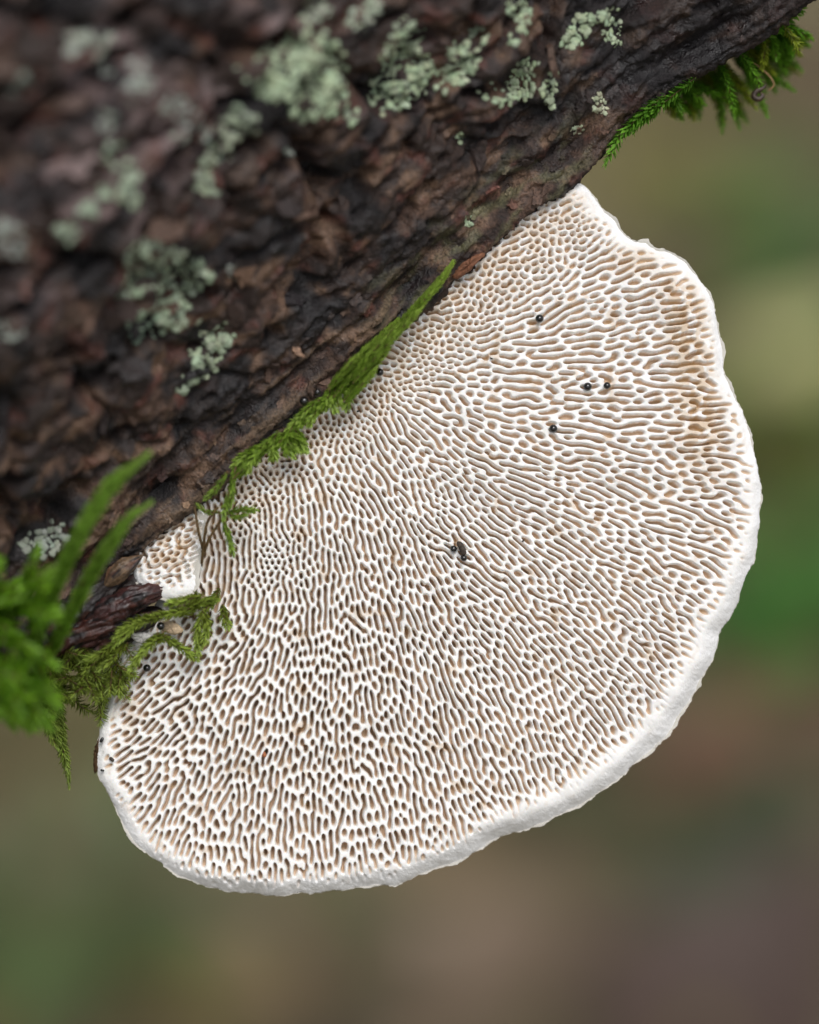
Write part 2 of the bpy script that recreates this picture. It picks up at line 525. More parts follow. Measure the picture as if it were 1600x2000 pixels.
    base = mixc(base, [.215, .155, .150], mauve * .85)
    tan = sstep(.0, .55, fbm(SS / 3.0, AA / 2.0, 82, 4)) * (1 - sstep(12, 26, AA))
    base = mixc(base, [.20, .12, .075], tan * .7)
    tan2 = sstep(.15, .6, fbm(SS / 4.0, AA / 3.0, 87, 4))
    base = mixc(base, [.12, .068, .045], tan2 * .6)
    red = sstep(.25, .7, fbm(SS / 2.6, AA / 1.8, 83, 3))
    base = mixc(base, [.11, .036, .024], red * .6)
    blk = sstep(.0, .42, fbm(SS / 6, AA / 4.5, 84, 4))
    base = mixc(base, [.007, .006, .007], blk * .92)
    wet = sstep(14, 30, SS + 6 * fbm(SS / 8, AA / 8, 85, 2)) * (1 - sstep(9, 20, AA))
    base = mixc(base, [.009, .007, .008], wet * .8)
    alg = sstep(-.1, .5, fbm(SS / 3, AA / 1.2, 86, 3)) * sstep(.3, 1.2, AA) * (1 - sstep(3.5, 7, AA)) * sstep(-4, 2, SS) * (1 - sstep(16, 24, SS))
    base = mixc(base, [.105, .10, .05], alg * .75)
    strawt = sstep(.1, .5, strip) * (1 - sstep(3, 7, AA)) * (1 - sstep(-2, 6, SS))
    base = mixc(base, [.16, .105, .065], strawt * .7)
    V = to_world(P.reshape(-1, 3))
    nr, nc = SS.shape
    idx = np.arange(nr * nc).reshape(nr, nc)
    idw = np.concatenate([idx, idx[:, :1]], 1)
    F = np.stack([idw[:-1, :-1], idw[1:, :-1], idw[1:, 1:], idw[:-1, 1:]], -1).reshape(-1, 4)
    # broken ends
    ends = []
    for row, sg in ((0, -1), (nr - 1, 1)):
        c = P[row].mean(0)
        ends.append((row, c, sg))
    base_pt = to_world(P[0].mean(0)[None])[0]
    h_ = root('leaning_trunk', base_pt, 'dark rough-barked dead trunk leaning over the forest floor, carrying the white fungus', 'tree trunk')
    mesh_obj('bark', V, F, M_BARK, h_, attrs={'tint': base.reshape(-1, 3)})
    for row, c, sg in ends:
        ring = P[row]
        rings = []
        cols = []
        for q, f in enumerate((1.0, .8, .6, .4, .2, .02)):
            j = (rng.random(len(ring)) - .5) * .004 * (q > 0)
            rr = c + (ring - c) * f
            rr[:, 0] += j * AX[0]; rr[:, 1] += j * AX[1]
            rings.append(rr); cols.append(np.tile([.14, .09, .05], (len(ring), 1)) * (1 - .08 * q))
        RV = np.vstack(rings); n_ = len(ring)
        FF = np.array([[q * n_ + i, q * n_ + (i + 1) % n_, (q + 1) * n_ + (i + 1) % n_, (q + 1) * n_ + i] for q in range(5) for i in range(n_)])
        mesh_obj('broken_end', to_world(RV), FF, M_WOOD, h_, attrs={'tint': np.vstack(cols)})
    return h_, P, N2, SS, AA, base
TRUNK, TP, TN, TS, TA, TC = build_trunk()

# lookup of the bark surface by where it shows
_m = (np.abs(TS) < 62) & (TA > -1.0) & (TA < 76)
_p3 = TP[_m]; _n3 = TN[_m]; _c3 = TC[_m]
_k = DIST / (DIST - _p3[:, 2])
_px = 800 + _p3[:, 0] * _k / S; _py = 1000 - _p3[:, 1] * _k / S
_bins = {}
_bx = np.floor(_px / 12).astype(int); _by = np.floor(_py / 12).astype(int)
_ordr = np.lexsort((_by, _bx))
_keys = _bx[_ordr] * 100000 + _by[_ordr]
_uk, _us = np.unique(_keys, return_index=True)
_ue = np.append(_us[1:], len(_keys))
_lut = {int(k): (a, b_) for k, a, b_ in zip(_uk, _us, _ue)}
def bark_at(px, py):
    bx = int(math.floor(px / 12)); by = int(math.floor(py / 12))
    best = None
    for dx in (-1, 0, 1):
        for dy in (-1, 0, 1):
            r = _lut.get((bx + dx) * 100000 + by + dy)
            if r is None: continue
            ii = _ordr[r[0]:r[1]]
            dd = (_px[ii] - px) ** 2 + (_py[ii] - py) ** 2 - (_p3[ii, 2] * 2e3)
            j = dd.argmin()
            if best is None or dd[j] < best[0]: best = (dd[j], ii[j])
    if best is None: return None
    return _p3[best[1]], _n3[best[1]], _c3[best[1]]

# ------------------------------------------------------------------ bracket fungus
CTRL = [(1080, 430, -26), (1100, 560, -28), (950, 620, -25), (1010, 500, -24), (1300, 640, -14), (1380, 800, -4), (1180, 740, -6), (1050, 760, -2), (900, 700, -6), (800, 720, 15),
        (870, 790, 25), (1300, 950, 8), (1100, 900, 10), (980, 900, 24), (850, 900, 42), (740, 840, 62), (640, 900, 76), (560, 950, 84), (500, 1000, 86), (480, 1150, 103), (420, 1300, 124),
        (300, 1380, 135), (240, 1470, 148), (260, 1580, 128), (330, 1600, 112), (450, 1450, 106), (450, 1680, 92), (600, 1400, 96), (600, 1650, 90), (640, 1150, 90), (560, 1250, 104), (760, 1050, 68), (720, 1250, 82), (760, 950, 62),
        (850, 1250, 66), (850, 1450, 73), (800, 1650, 82), (1000, 1150, 44), (950, 1050, 42), (1000, 1300, 57), (1000, 1500, 66), (1200, 1100, 30), (1100, 1050, 30), (1200, 1250, 42), (1200, 1400, 56), (1430, 1080, 18), (1370, 1230, 36)]
def orient(x, y, ctrl, sig):
    c = np.zeros_like(x); s_ = np.zeros_like(x)
    for cx, cy, a in ctrl:
        w = 1.0 / (((x - cx) ** 2 + (y - cy) ** 2) / sig ** 2 + 0.06) ** 1.6
        c += w * np.cos(2 * R(a)); s_ += w * np.sin(2 * R(a))
    return 0.5 * np.arctan2(s_, c)

def poly_sdf(poly, X, Y):
    """signed distance, positive inside"""
    A = poly; B = np.roll(poly, -1, 0)
    out = np.full(X.shape, 1e9); inside = np.zeros(X.shape, bool)
    for (ax, ay), (bx, by) in zip(A, B):
        ex, ey = bx - ax, by - ay
        t = np.clip(((X - ax) * ex + (Y - ay) * ey) / (ex * ex + ey * ey + 1e-12), 0, 1)
        out = np.minimum(out, (X - ax - t * ex) ** 2 + (Y - ay - t * ey) ** 2)
        if ay != by:
            cr = ((ay > Y) != (by > Y)) & (X < ex * (Y - ay) / ey + ax)
            inside ^= cr
    return np.where(inside, 1, -1) * np.sqrt(out)

def upsample(a, x0, y0, st, X, Y):
    fx = np.clip((X - x0) / st, 0, a.shape[1] - 1.001); fy = np.clip((Y - y0) / st, 0, a.shape[0] - 1.001)
    ix = fx.astype(int); iy = fy.astype(int); tx = fx - ix; ty = fy - iy
    return (a[iy, ix] * (1 - tx) + a[iy, ix + 1] * tx) * (1 - ty) + (a[iy + 1, ix] * (1 - tx) + a[iy + 1, ix + 1] * tx) * ty

def pore_cells(x0, y0, w, h, res, pitch, asp_fn, ang_fn, seed, merge=0.06, coarse_fn=lambda x, y: 0.0):
    """anisotropic centroidal cells; returns the label map on a res-pixel grid"""
    r = np.random.default_rng(seed)
    cand = []
    n_try = int(w * h / (pitch * pitch) * 1.35)
    P = np.stack([r.uniform(x0, x0 + w, n_try), r.uniform(y0, y0 + h, n_try)], -1)
    a = asp_fn(P[:, 0], P[:, 1], r)
    keep = r.random(n_try) < 0.78 / a / (1 + .44 * coarse_fn(P[:, 0], P[:, 1]))
    P = P[keep]; a = a[keep]
    def label(P, a, th, st, warp):
        nx = int(w / st) + 1; ny = int(h / st) + 1
        gx = x0 + np.arange(nx) * st; gy = y0 + np.arange(ny) * st
        GX, GY = np.meshgrid(gx, gy)
        if warp:
            WX = GX + 3.2 * perlin(GX / 26, GY / 26, seed + 5) + 1.4 * perlin(GX / 11, GY / 11, seed + 6); WY = GY + 3.2 * perlin(GX / 26 + 50, GY / 26, seed + 7) + 1.4 * perlin(GX / 11, GY / 11 + 9, seed + 8)
        else:
            WX, WY = GX, GY
        best = np.full((ny, nx), 1e9); lab = np.full((ny, nx), -1, np.int32)
        ct = np.cos(th); st_ = np.sin(th)
        rad = pitch * 1.15 * (1.15 * a + 1.2)
        for i in range(len(P)):
            px, py = P[i]
            # window hugging the rotated long cell
            ex = min(rad[i], abs(ct[i]) * rad[i] + pitch * 2.4); ey = min(rad[i], abs(st_[i]) * rad[i] + pitch * 2.4)
            xa = max(int((px - ex - x0) / st), 0); xb = min(int((px + ex - x0) / st) + 2, nx)
            ya = max(int((py - ey - y0) / st), 0); yb = min(int((py + ey - y0) / st) + 2, ny)
            if xa >= xb or ya >= yb: continue
            dx = WX[ya:yb, xa:xb] - px; dy = WY[ya:yb, xa:xb] - py
            u = (dx * ct[i] + dy * st_[i]) / a[i]; v = dy * ct[i] - dx * st_[i]
            dd = u * u + v * v
            bw = best[ya:yb, xa:xb]
            mk = dd < bw
            bw[mk] = dd[mk]
            lab[ya:yb, xa:xb][mk] = i
        return lab, GX, GY
    for it in range(7):
        th = ang_fn(P[:, 0], P[:, 1])
        lab, GX, GY = label(P, a, th, 3.0, False)
        ok = lab.ravel() >= 0
        cnt = np.bincount(lab.ravel()[ok], minlength=len(P)).astype(float)
        sx = np.bincount(lab.ravel()[ok], GX.ravel()[ok], len(P)); sy = np.bincount(lab.ravel()[ok], GY.ravel()[ok], len(P))
        g = cnt > 0
        P[g] = np.stack([sx[g] / cnt[g], sy[g] / cnt[g]], -1)
        # drop starved cells, keeps the walls even
        area = cnt * 9
        keep = area > pitch * pitch * a * 0.30
        if it < 5: P = P[keep]; a = a[keep]
    th = ang_fn(P[:, 0], P[:, 1]) + r.normal(0, .08, len(P)) + (a < 1.25) * r.normal(0, .4, len(P))
    lab, GX, GY = label(P, a, th, res, True)
    # some neighbouring pores run together
    remap = np.arange(len(P) + 1)
    pairs = np.unique(np.vstack([np.stack([lab[:, :-1].ravel(), lab[:, 1:].ravel()], -1), np.stack([lab[:-1].ravel(), lab[1:].ravel()], -1)]), axis=0)
    pairs = pairs[(pairs[:, 0] != pairs[:, 1]) & (pairs.min(1) >= 0)]
    r.shuffle(pairs)
    used = set(); nm = 0
    for i, j in pairs:
        if nm > merge * len(P): break
        if i in used or j in used: continue
        dx, dy = P[j] - P[i]
        al = abs(dx * math.cos(th[i]) + dy * math.sin(th[i])); ac = abs(dy * math.cos(th[i]) - dx * math.sin(th[i]))
        if al > ac * 1.2 or r.random() < .04:
            remap[j] = i; used.add(i); used.add(j); nm += 1
    lab2 = remap[lab]
    return lab2, GX, GY, len(P)

def oriented_refine(f, ang, pitch, res, n_iter, elong, bias, coarse=0.0, rounded=0.0, gain=5.5, nb=10):
    """lets neighbouring walls even out: an oriented centre-surround filter run a few times"""
    ny, nx = f.shape
    pad = 32
    my, mx = ny + pad, nx + pad
    ky = np.fft.fftfreq(my)[:, None] * 2 * math.pi / res; kx = np.fft.rfftfreq(mx)[None, :] * 2 * math.pi / res
    kern = []
    for sc_ in (1.0, 1.2):
        s1 = pitch * sc_ / 5.72; s2 = 1.6 * s1
        for i in range(nb):
            a = math.pi * i / nb
            ku = kx * math.cos(a) + ky * math.sin(a); kv = ky * math.cos(a) - kx * math.sin(a)
            q = ku ** 2 * elong ** 2 + kv ** 2
            kern.append(np.exp(-.5 * q * s1 * s1) - np.exp(-.5 * q * s2 * s2))
    s1 = pitch / 5.72; q = kx ** 2 + ky ** 2
    iso = np.exp(-.5 * q * s1 * s1) - np.exp(-.5 * q * (1.6 * s1) ** 2)
    b = np.mod(ang, math.pi) / math.pi * nb
    i0 = np.floor(b).astype(int) % nb; t = b - np.floor(b); i1 = (i0 + 1) % nb
    for it in range(n_iter):
        Fh = np.fft.rfft2(f, (my, mx))
        out = np.zeros_like(f)
        for i in range(nb):
            wgt = np.where(i0 == i, 1 - t, 0) + np.where(i1 == i, t, 0)
            g = np.fft.irfft2(Fh * kern[i], (my, mx))[:ny, :nx]
            if np.ndim(coarse):
                g = g * (1 - coarse) + coarse * np.fft.irfft2(Fh * kern[nb + i], (my, mx))[:ny, :nx]
            out += wgt * g
        if np.ndim(rounded):
            out = out * (1 - rounded) + rounded * (np.fft.irfft2(Fh * iso, (my, mx))[:ny, :nx] - .035)
        f = np.tanh(gain * out + bias)
    return f

def bracket(name, outline, label, plane, pitch, asp_fn, ang_fn, band_fn, pore_end_fn, stain_fn, depth, seed, res=1.5, tilt_c=None, back_depth=7.0, edge_amp=3.0, slope=1.35, sigma=3.0, depth_fn=lambda x, y: 1.0, coarse_fn=lambda x, y: 0.0, round_fn=lambda x, y: 0.0):
    poly = catmull(outline, 420, True)[:-1]
    x0, y0 = poly.min(0) - 14; x1, y1 = poly.max(0) + 14
    w = x1 - x0; h = y1 - y0
    lab, GX, GY, n = pore_cells(x0, y0, w, h, res, pitch, asp_fn, ang_fn, seed, coarse_fn=coarse_fn)
    st = 5.0
    cx = x0 + np.arange(int(w / st) + 3) * st; cy = y0 + np.arange(int(h / st) + 3) * st
    CX, CY = np.meshgrid(cx, cy)
    sd_ = poly_sdf(poly, CX, CY)
    sdf = upsample(sd_, x0, y0, st, GX, GY)
    smooth = upsample(blur(sd_, 2.2), x0, y0, st, GX, GY)
    ragged = edge_amp * (fbm(GX / 46, GY / 46, seed + 40, 3) * 1.2 + 0.6 * np.abs(fbm(GX / 13, GY / 13, seed + 43, 3)))
    dist = sdf + ragged
    wall = np.zeros(lab.shape)
    wall[:, :-1] = np.maximum(wall[:, :-1], lab[:, :-1] != lab[:, 1:])
    wall[:-1] = np.maximum(wall[:-1], lab[:-1] != lab[1:])
    sg = sigma / res
    prof = blur(wall, sg) * (sg * math.sqrt(2 * math.pi))
    # thickness of the walls wanders a little
    thick = 0.07 * fbm(GX / 60, GY / 60, seed + 11, 3) + 0.03 * perlin(GX / 9, GY / 9, seed + 12)
    f = np.clip((0.50 - prof) * 3.0, -1, 1)
    ca = upsample(np.cos(2 * ang_fn(CX, CY)), x0, y0, st, GX, GY); sa = upsample(np.sin(2 * ang_fn(CX, CY)), x0, y0, st, GX, GY)
    f = oriented_refine(f, 0.5 * np.arctan2(sa, ca), pitch, res, REFINE[0], REFINE[1], REFINE[2], coarse_fn(GX, GY), round_fn(GX, GY))
    f = blur(f, .7)
    pe = pore_end_fn(GX, GY) + 9 * fbm(GX / 30, GY / 30, seed + 13, 2)
    soft = 1 - sstep(10, 60, smooth - pe)
    f = f * (1 - soft) + soft * (blur(f, 2.0) * 1.25 - .10 * soft)
    open_ = sstep(-0.36 + 2 * thick, 0.88 + 1.2 * thick, f)
    pe = pore_end_fn(GX, GY) + 9 * fbm(GX / 30, GY / 30, seed + 13, 2)
    act = sstep(-10, 56, smooth - pe)
    cellr = ((_hash(lab.astype(np.int64), lab.astype(np.int64) * 7, 5) & 0xff) / 255.0)
    open_ = open_ * sstep(0.02, 0.40, act)
    band = band_fn(GX, GY)
    kk = 6.0
    tt = (band - (smooth + 0.35 * ragged)) / kk
    drop = slope * kk * np.log1p(np.exp(np.clip(tt, -30, 30)))
    dish = 10 * fbm(GX / 260, GY / 260, seed + 20, 3) + 3.0 * fbm(GX / 60, GY / 60, seed + 21, 2)
    Z = dish - drop
    Z = Z + (1 - sstep(-4, 10, smooth - band)) * (.6 * fbm(GX / 14, GY / 14, seed + 31, 2) + .4 * fbm(GX / 3.2, GY / 3.2, seed + 34, 2))
    dep = open_ ** 1.2 * depth * (0.75 + 0.5 * cellr) * depth_fn(GX, GY) * (0.12 + 0.88 * sstep(.1, 1.0, act))
    dep = blur(dep, .6)
    XX = GX.copy(); YY = GY.copy()
    if tilt_c is not None:
        tx = (tilt_c[0] - GX) / 950.0; ty = (tilt_c[1] - GY) / 950.0
        XX += tx * tilt_c[2] * dep; YY += ty * tilt_c[2] * dep
    # outline: snap the border vertices onto the edge
    gy_, gx_ = np.gradient(dist, res)
    gm = np.hypot(gx_, gy_) + 1e-6
    border = (dist < 0) & (dist > -4.0 * res)
    XX = np.where(border, XX - gx_ / gm * dist / np.maximum(gm, .6), XX); YY = np.where(border, YY - gy_ / gm * dist / np.maximum(gm, .6), YY)
    inside = dist > 0
    idx = np.arange(lab.size).reshape(lab.shape)
    anyin = inside[:-1, :-1] | inside[:-1, 1:] | inside[1:, 1:] | inside[1:, :-1]
    Q = np.stack([idx[:-1, :-1], idx[1:, :-1], idx[1:, 1:], idx[:-1, 1:]], -1)
    # local coordinates
    Px = (XX - 800) * S; Py = (1000 - YY) * S; Pz = (Z - dep) * S
    L = plane(Px, Py, Pz)
    a_ = np.gradient(L, axis=1); b_ = np.gradient(L, axis=0)
    Nn = np.cross(b_, a_); Nn /= np.linalg.norm(Nn, axis=-1, keepdims=True) + 1e-20
    if np.median(Nn[..., 2]) < 0: Nn = -Nn
    W = to_world(L.reshape(-1, 3))
    NW = (Nn.reshape(-1, 3) @ np.stack([RGT, UPV, -FWD]))
    # colour of the flesh: white rims, buff tubes, buff stains
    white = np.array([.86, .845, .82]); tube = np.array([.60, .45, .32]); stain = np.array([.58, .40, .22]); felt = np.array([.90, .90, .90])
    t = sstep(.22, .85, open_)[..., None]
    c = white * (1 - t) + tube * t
    sv = np.clip(stain_fn(GX, GY), 0, 1)[..., None]
    sv = sv * (.30 + .70 * act[..., None]) * (.70 + .30 * np.clip(t * 1.4, 0, 1))
    c = c * (1 - sv) + (stain * (1 - t) + stain * .92 * t) * sv
    fe = (1 - sstep(-8, 4, smooth - band))[..., None]
    fe = fe * (0.75 + .25 * np.clip(fbm(GX / 18, GY / 18, seed + 33, 3), -1, 1))[..., None]
    c = c * (1 - fe) + felt * fe
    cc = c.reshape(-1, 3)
    basepx = np.array([outline[0][0], outline[0][1]], float)
    bp = to_world(plane(np.array([(basepx[0] - 800) * S]), np.array([(1000 - basepx[1]) * S]), np.array([-.003])))[0]
    h_ = root(name, bp, label, 'fungus')
    core = (smooth - band)[:-1, :-1] > 2
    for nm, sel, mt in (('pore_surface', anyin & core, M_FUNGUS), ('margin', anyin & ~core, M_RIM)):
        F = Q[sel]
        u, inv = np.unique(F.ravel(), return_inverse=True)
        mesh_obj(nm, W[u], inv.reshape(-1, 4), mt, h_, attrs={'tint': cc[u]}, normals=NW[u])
    # the hairy cap on the far side
    sk = 4
    d2 = dist[::sk, ::sk]; X2 = GX[::sk, ::sk].copy(); Y2 = GY[::sk, ::sk].copy()
    ed = Z[::sk, ::sk]
    g2y, g2x = np.gradient(d2, res * sk); g2m = np.hypot(g2x, g2y) + 1e-6
    bo = (d2 < 0) & (d2 > -3.0 * res * sk)
    X2 = np.where(bo, X2 - g2x / g2m * (d2 / np.maximum(g2m, .6) + 1.2), X2); Y2 = np.where(bo, Y2 - g2y / g2m * (d2 / np.maximum(g2m, .6) + 1.2), Y2)
    zb = -slope * band_fn(X2, Y2) - 2 + 4 - back_depth / .04 * (1 - np.exp(-np.clip(d2, 0, None) / 160.0)) + 3 * fbm(X2 / 40, Y2 / 40, seed + 60, 3)
    zb = np.where(bo, -slope * band_fn(X2, Y2) - 1, zb)
    L2 = plane((X2 - 800) * S, (1000 - Y2) * S, zb * S)
    i2 = np.arange(d2.size).reshape(d2.shape); in2 = d2 > 0
    any2 = in2[:-1, :-1] | in2[:-1, 1:] | in2[1:, 1:] | in2[1:, :-1]
    Q2 = np.stack([i2[:-1, :-1], i2[:-1, 1:], i2[1:, 1:], i2[1:, :-1]], -1)[any2]
    u, inv = np.unique(Q2.ravel(), return_inverse=True)
    zone = 0.5 + .5 * np.sin(d2.ravel()[u] / 26.0)
    ct = np.array([.70, .67, .60]) * (1 - .35 * zone[:, None])
    mesh_obj('cap', to_world(L2.reshape(-1, 3))[u], inv.reshape(-1, 4), M_RIM, h_, attrs={'tint': ct})
    return h_, (lambda px, py: upsample(Z - dep, x0, y0, res, np.array([px], float), np.array([py], float))[0] * S * 1e3)

REFINE = (8, 2.1, -0.17)
OUT = [(1085, 345), (1118, 351), (1135, 357), (1160, 381), (1180, 408), (1204, 430), (1217, 450), (1229, 465), (1240, 472), (1253, 473), (1258, 464), (1265, 466), (1273, 480), (1300, 487), (1331, 502), (1360, 535), (1385, 575),
       (1400, 612), (1407, 650), (1415, 690), (1417, 725), (1426, 748), (1440, 775), (1453, 803), (1463, 840), (1468, 870), (1479, 897), (1486, 940), (1487, 985), (1485, 1030), (1479, 1072), (1468, 1110),
       (1455, 1138), (1440, 1185), (1421, 1225), (1406, 1243), (1404, 1272), (1386, 1312), (1365, 1347), (1340, 1390), (1310, 1435), (1270, 1475), (1230, 1507), (1180, 1546), (1130, 1580), (1080, 1603),
       (1040, 1620), (1000, 1632), (962, 1646), (930, 1667), (880, 1691), (830, 1707), (772, 1732), (750, 1729), (700, 1738), (640, 1743), (600, 1746), (540, 1754), (500, 1749), (440, 1743), (390, 1729), (340, 1706),
       (300, 1681), (265, 1650), (241, 1612), (226, 1582), (210, 1550), (194, 1516), (186, 1490), (187, 1460), (193, 1430), (204, 1392), (212, 1350), (214, 1312), (225, 1270), (280, 1220), (320, 1140), (330, 1060), (370, 960), (440, 880),
       (520, 800), (600, 735), (700, 650), (800, 560), (900, 470), (1000, 380)]
def band_main(x, y):
    # the thick rim shows along the lower side, narrows up the far side
    low = sstep(900, 1250, y) ; left = 1 - sstep(230, 480, x)
    return (11 + 17 * low) * (1 - .55 * left) + 5 * perlin(x / 120, y / 120, 3)
def pore_end_main(x, y):
    right = sstep(1000, 1300, x); bottom = sstep(1450, 1700, y)
    v = 7 + 24 * sstep(700, 1150, x) * sstep(900, 1300, y) - 5 * right * (1 - sstep(800, 1000, y))
    v = v * (1 - .45 * (1 - sstep(350, 900, x)))
    # nothing sterile where the fungus joins the trunk
    return v
def stain_main(x, y):
    rimband = sstep(0, 1, 1 - np.abs((x - 1318) - 60 * np.sin((y - 480) / 330.0)) / 80.0) * sstep(500, 580, y) * (1 - sstep(820, 1000, y))
    n_ = fbm(x / 22, y / 22, 90, 3)
    v = rimband * sstep(-.55, .10, n_) * 1.0
    top = np.exp(-(((x - 1250) / 50) ** 2 + ((y - 500) / 36) ** 2)) * .8
    spots = sstep(.42, .85, fbm(x / 38, y / 38, 91, 3)) * .6
    nb = np.exp(-(((x - 430) / 55) ** 2 + ((y - 1120) / 80) ** 2)) * .6 + np.exp(-(((x - 250) / 50) ** 2 + ((y - 1390) / 40) ** 2)) * .6
    # flesh yellows along the old attachment
    e_ = ((x - 800) * S * AX[0] + ((1000 - y) * S - E0[1]) * AX[1]); n2 = ((x - 800) * S - E0[0]) * NRM[0] + ((1000 - y) * S - E0[1]) * NRM[1]
    att = (1 - sstep(.0005, .0060, n2)) * .60 * sstep(-.3, .3, n_ + .2)
    return np.maximum.reduce([v, top, spots, nb * sstep(-.3, .3, n_), att])
def asp_main(x, y, r):
    n_ = fbm(x / 110, y / 110, 95, 3)
    e_ = ((x - 800) * S - E0[0]) * NRM[0] + ((1000 - y) * S - E0[1]) * NRM[1]
    near = 1 - sstep(.003, .009, e_)
    m_ = 2.3 + 1.5 * n_ - 1.5 * near
    sw = np.exp(-(((x - 540) / 120) ** 2 + ((y - 1090) / 90) ** 2)) + .8 * np.exp(-(((x - 880) / 110) ** 2 + ((y - 1020) / 60) ** 2)) + .8 * np.exp(-(((x - 930) / 70) ** 2 + ((y - 730) / 60) ** 2))
    m_ = m_ - 1.5 * sw + .7 * sstep(1150, 1400, y)
    reg = sstep(1050, 1300, y) + .6 * sstep(950, 1150, x) * sstep(800, 950, y) * (1 - sstep(1050, 1300, y))
    m_ = np.maximum(m_, 2.0 * reg)
    return np.clip(m_ * np.exp(r.normal(0, 1.0, x.shape) * (.38 - .14 * reg)), 1.0, 4.6)
def round_main(x, y):
    # short round pores along the attachment and in the swirls
    e_ = ((x - 800) * S - E0[0]) * NRM[0] + ((1000 - y) * S - E0[1]) * NRM[1]
    near = (1 - sstep(.002, .009, e_)) * sstep(350, 480, x)
    sw = np.exp(-(((x - 540) / 110) ** 2 + ((y - 1090) / 80) ** 2)) + .8 * np.exp(-(((x - 880) / 110) ** 2 + ((y - 1020) / 55) ** 2)) + .8 * np.exp(-(((x - 930) / 60) ** 2 + ((y - 740) / 60) ** 2))
    return np.clip(np.maximum(near, sw), 0, 1) * .85
def ang_main(x, y):
    return orient(x, y, CTRL, 150.0) + .09 * fbm(x / 90, y / 90, 97, 2)
def plane_main(px, py, pz):
    return np.stack([px, py, pz], -1)
FUNGUS, HF = bracket('bracket_fungus', OUT, 'large white bracket fungus with slot-like pores growing from the dark trunk', plane_main, 11.6, asp_main, ang_main, band_main, pore_end_main, stain_main,
                     depth=23.0, seed=5, res=1.35, sigma=2.3, tilt_c=(560, 1300, .38), back_depth=6.0, edge_amp=4.2, round_fn=round_main, coarse_fn=lambda x, y: sstep(0, 1, ((x - 700) * .6 - (y - 900) * .8) / 420.0), depth_fn=lambda x, y:   .74 + .58 * np.exp(-(((x - 560) / 420) ** 2 + ((y - 1330) / 380) ** 2)))

# ------------------------------------------------------------------ the small lobe beside it
LOBE = [(350, 950), (400, 985), (404, 1030), (397, 1075), (392, 1115), (389, 1142), (370, 1163), (340, 1174), (305, 1168), (278, 1146), (258, 1118), (240, 1100), (205, 1060), (290, 985)]
def plane_lobe(px, py, pz):
    cx_, cy_ = (330 - 800) * S, (1000 - 1100) * S
    return np.stack([px, py, pz + 0.0011 - 0.16 * (px - cx_) * -1 - 0.20 * (py - cy_)], -1)
LOBE_H, HL = bracket('bracket_lobe', LOBE, 'small white young bracket lobe with a felted lower rim beside the large fungus', plane_lobe, 9.0,
    lambda x, y, r: np.clip(1.5 * np.exp(r.normal(0, .3, x.shape)), 1, 3), lambda x, y: np.full_like(x, R(-28)) + .2 * perlin(x / 40, y / 40, 3),
    lambda x, y: 9 + 0 * x, lambda x, y: -34 + 46 * sstep(1100, 1165, y), lambda x, y: .75 * sstep(-.3, .3, fbm(x / 30, y / 30, 8, 2)) * (1 - sstep(1090, 1130, y)), depth=20.0, seed=9, res=1.5, tilt_c=(560, 1500, .4), back_depth=2.5, edge_amp=5.0)

# ------------------------------------------------------------------ pieces of the trunk: flakes and rotten wood
def flake(px, py, size, colour, seed, lift=.12, stretch=1.6, yaw=None, parent=None):
    r = np.random.default_rng(seed)
    q = bark_at(px, py)
    if q is None: return
    p, n_, lc = q
    n_ = n_ + r.normal(0, .22, 3); n_ /= np.linalg.norm(n_)
    ax = np.array([AX[0], AX[1], 0.15]); 
    t1 = ax - n_ * (ax @ n_); t1 /= np.linalg.norm(t1); t2 = np.cross(n_, t1)
    a = r.normal(0, .5) if yaw is None else yaw
    u = t1 * math.cos(a) + t2 * math.sin(a); v = np.cross(n_, u)
    k = 13
    an = np.linspace(0, 2 * math.pi, k, endpoint=False) + r.normal(0, .14, k)
    rad = size * S * r.uniform(.5, 1.15, k)
    top = [p + u * math.cos(q_) * rr * stretch + v * math.sin(q_) * rr + n_ * (lift * 1e-3 + .5 * size * S * r.uniform(-.15, .25)) for q_, rr in zip(an, rad)]
    bot = [t - n_ * size * S * .45 + (p - t) * .08 for t in top]
    c = p + n_ * (lift * 1.3e-3 + .1 * size * S)
    V = np.array([c] + top + bot)
    F = [[0, 1 + i, 1 + (i + 1) % k] for i in range(k)] + [[1 + i, 1 + k + i, 1 + k + (i + 1) % k] for i in range(k)] + [[1 + i, 1 + k + (i + 1) % k, 1 + (i + 1) % k] for i in range(k)]
    cc = (np.array(colour) if colour is not None else lc * r.uniform(.8, 2.2) + .012 * r.random()) * r.uniform(.8, 1.15)
    o = mesh_obj('bark_flake', to_world(V), np.array(F), M_BARK, TRUNK, smooth=False, attrs={'tint': np.tile(cc, (len(V), 1)) * r.uniform(.8, 1.2, (len(V), 1))})
    return o
fl_pal = [(.13, .075, .045), (.06, .035, .024), (.17, .105, .065), (.035, .022, .018), (.10, .045, .028)]
ki = 0
for i in range(1, len(EDGE) - 2):
    (xa, ya), (xb, yb) = EDGE[i], EDGE[i + 1]
    for j in range(5):
        t = rng.random(); back = rng.uniform(8, 120)
        x = xa + (xb - xa) * t - NRM[0] * back; y = ya + (yb - ya) * t + NRM[1] * back
        if x < 20 or x > 1500: continue
        ki += 1
        dark = x > 1180
        colr = None
        flake(x, y, rng.uniform(5, 13), colr, 400 + ki, .03)
for i in range(70):
    x = rng.uniform(30, 1100); y = rng.uniform(20, 1050)
    if (x - 800) * NRM[0] - (y - 645) * -NRM[1] * -1 > -120 and False: continue
    ki += 1
    if bark_at(x, y) is None or (x * .656 + y * .755) > 800 * .656 + 645 * .755 - 130: continue
    flake(x, y, rng.uniform(14, 34), None, 800 + ki, .05, 1.5)

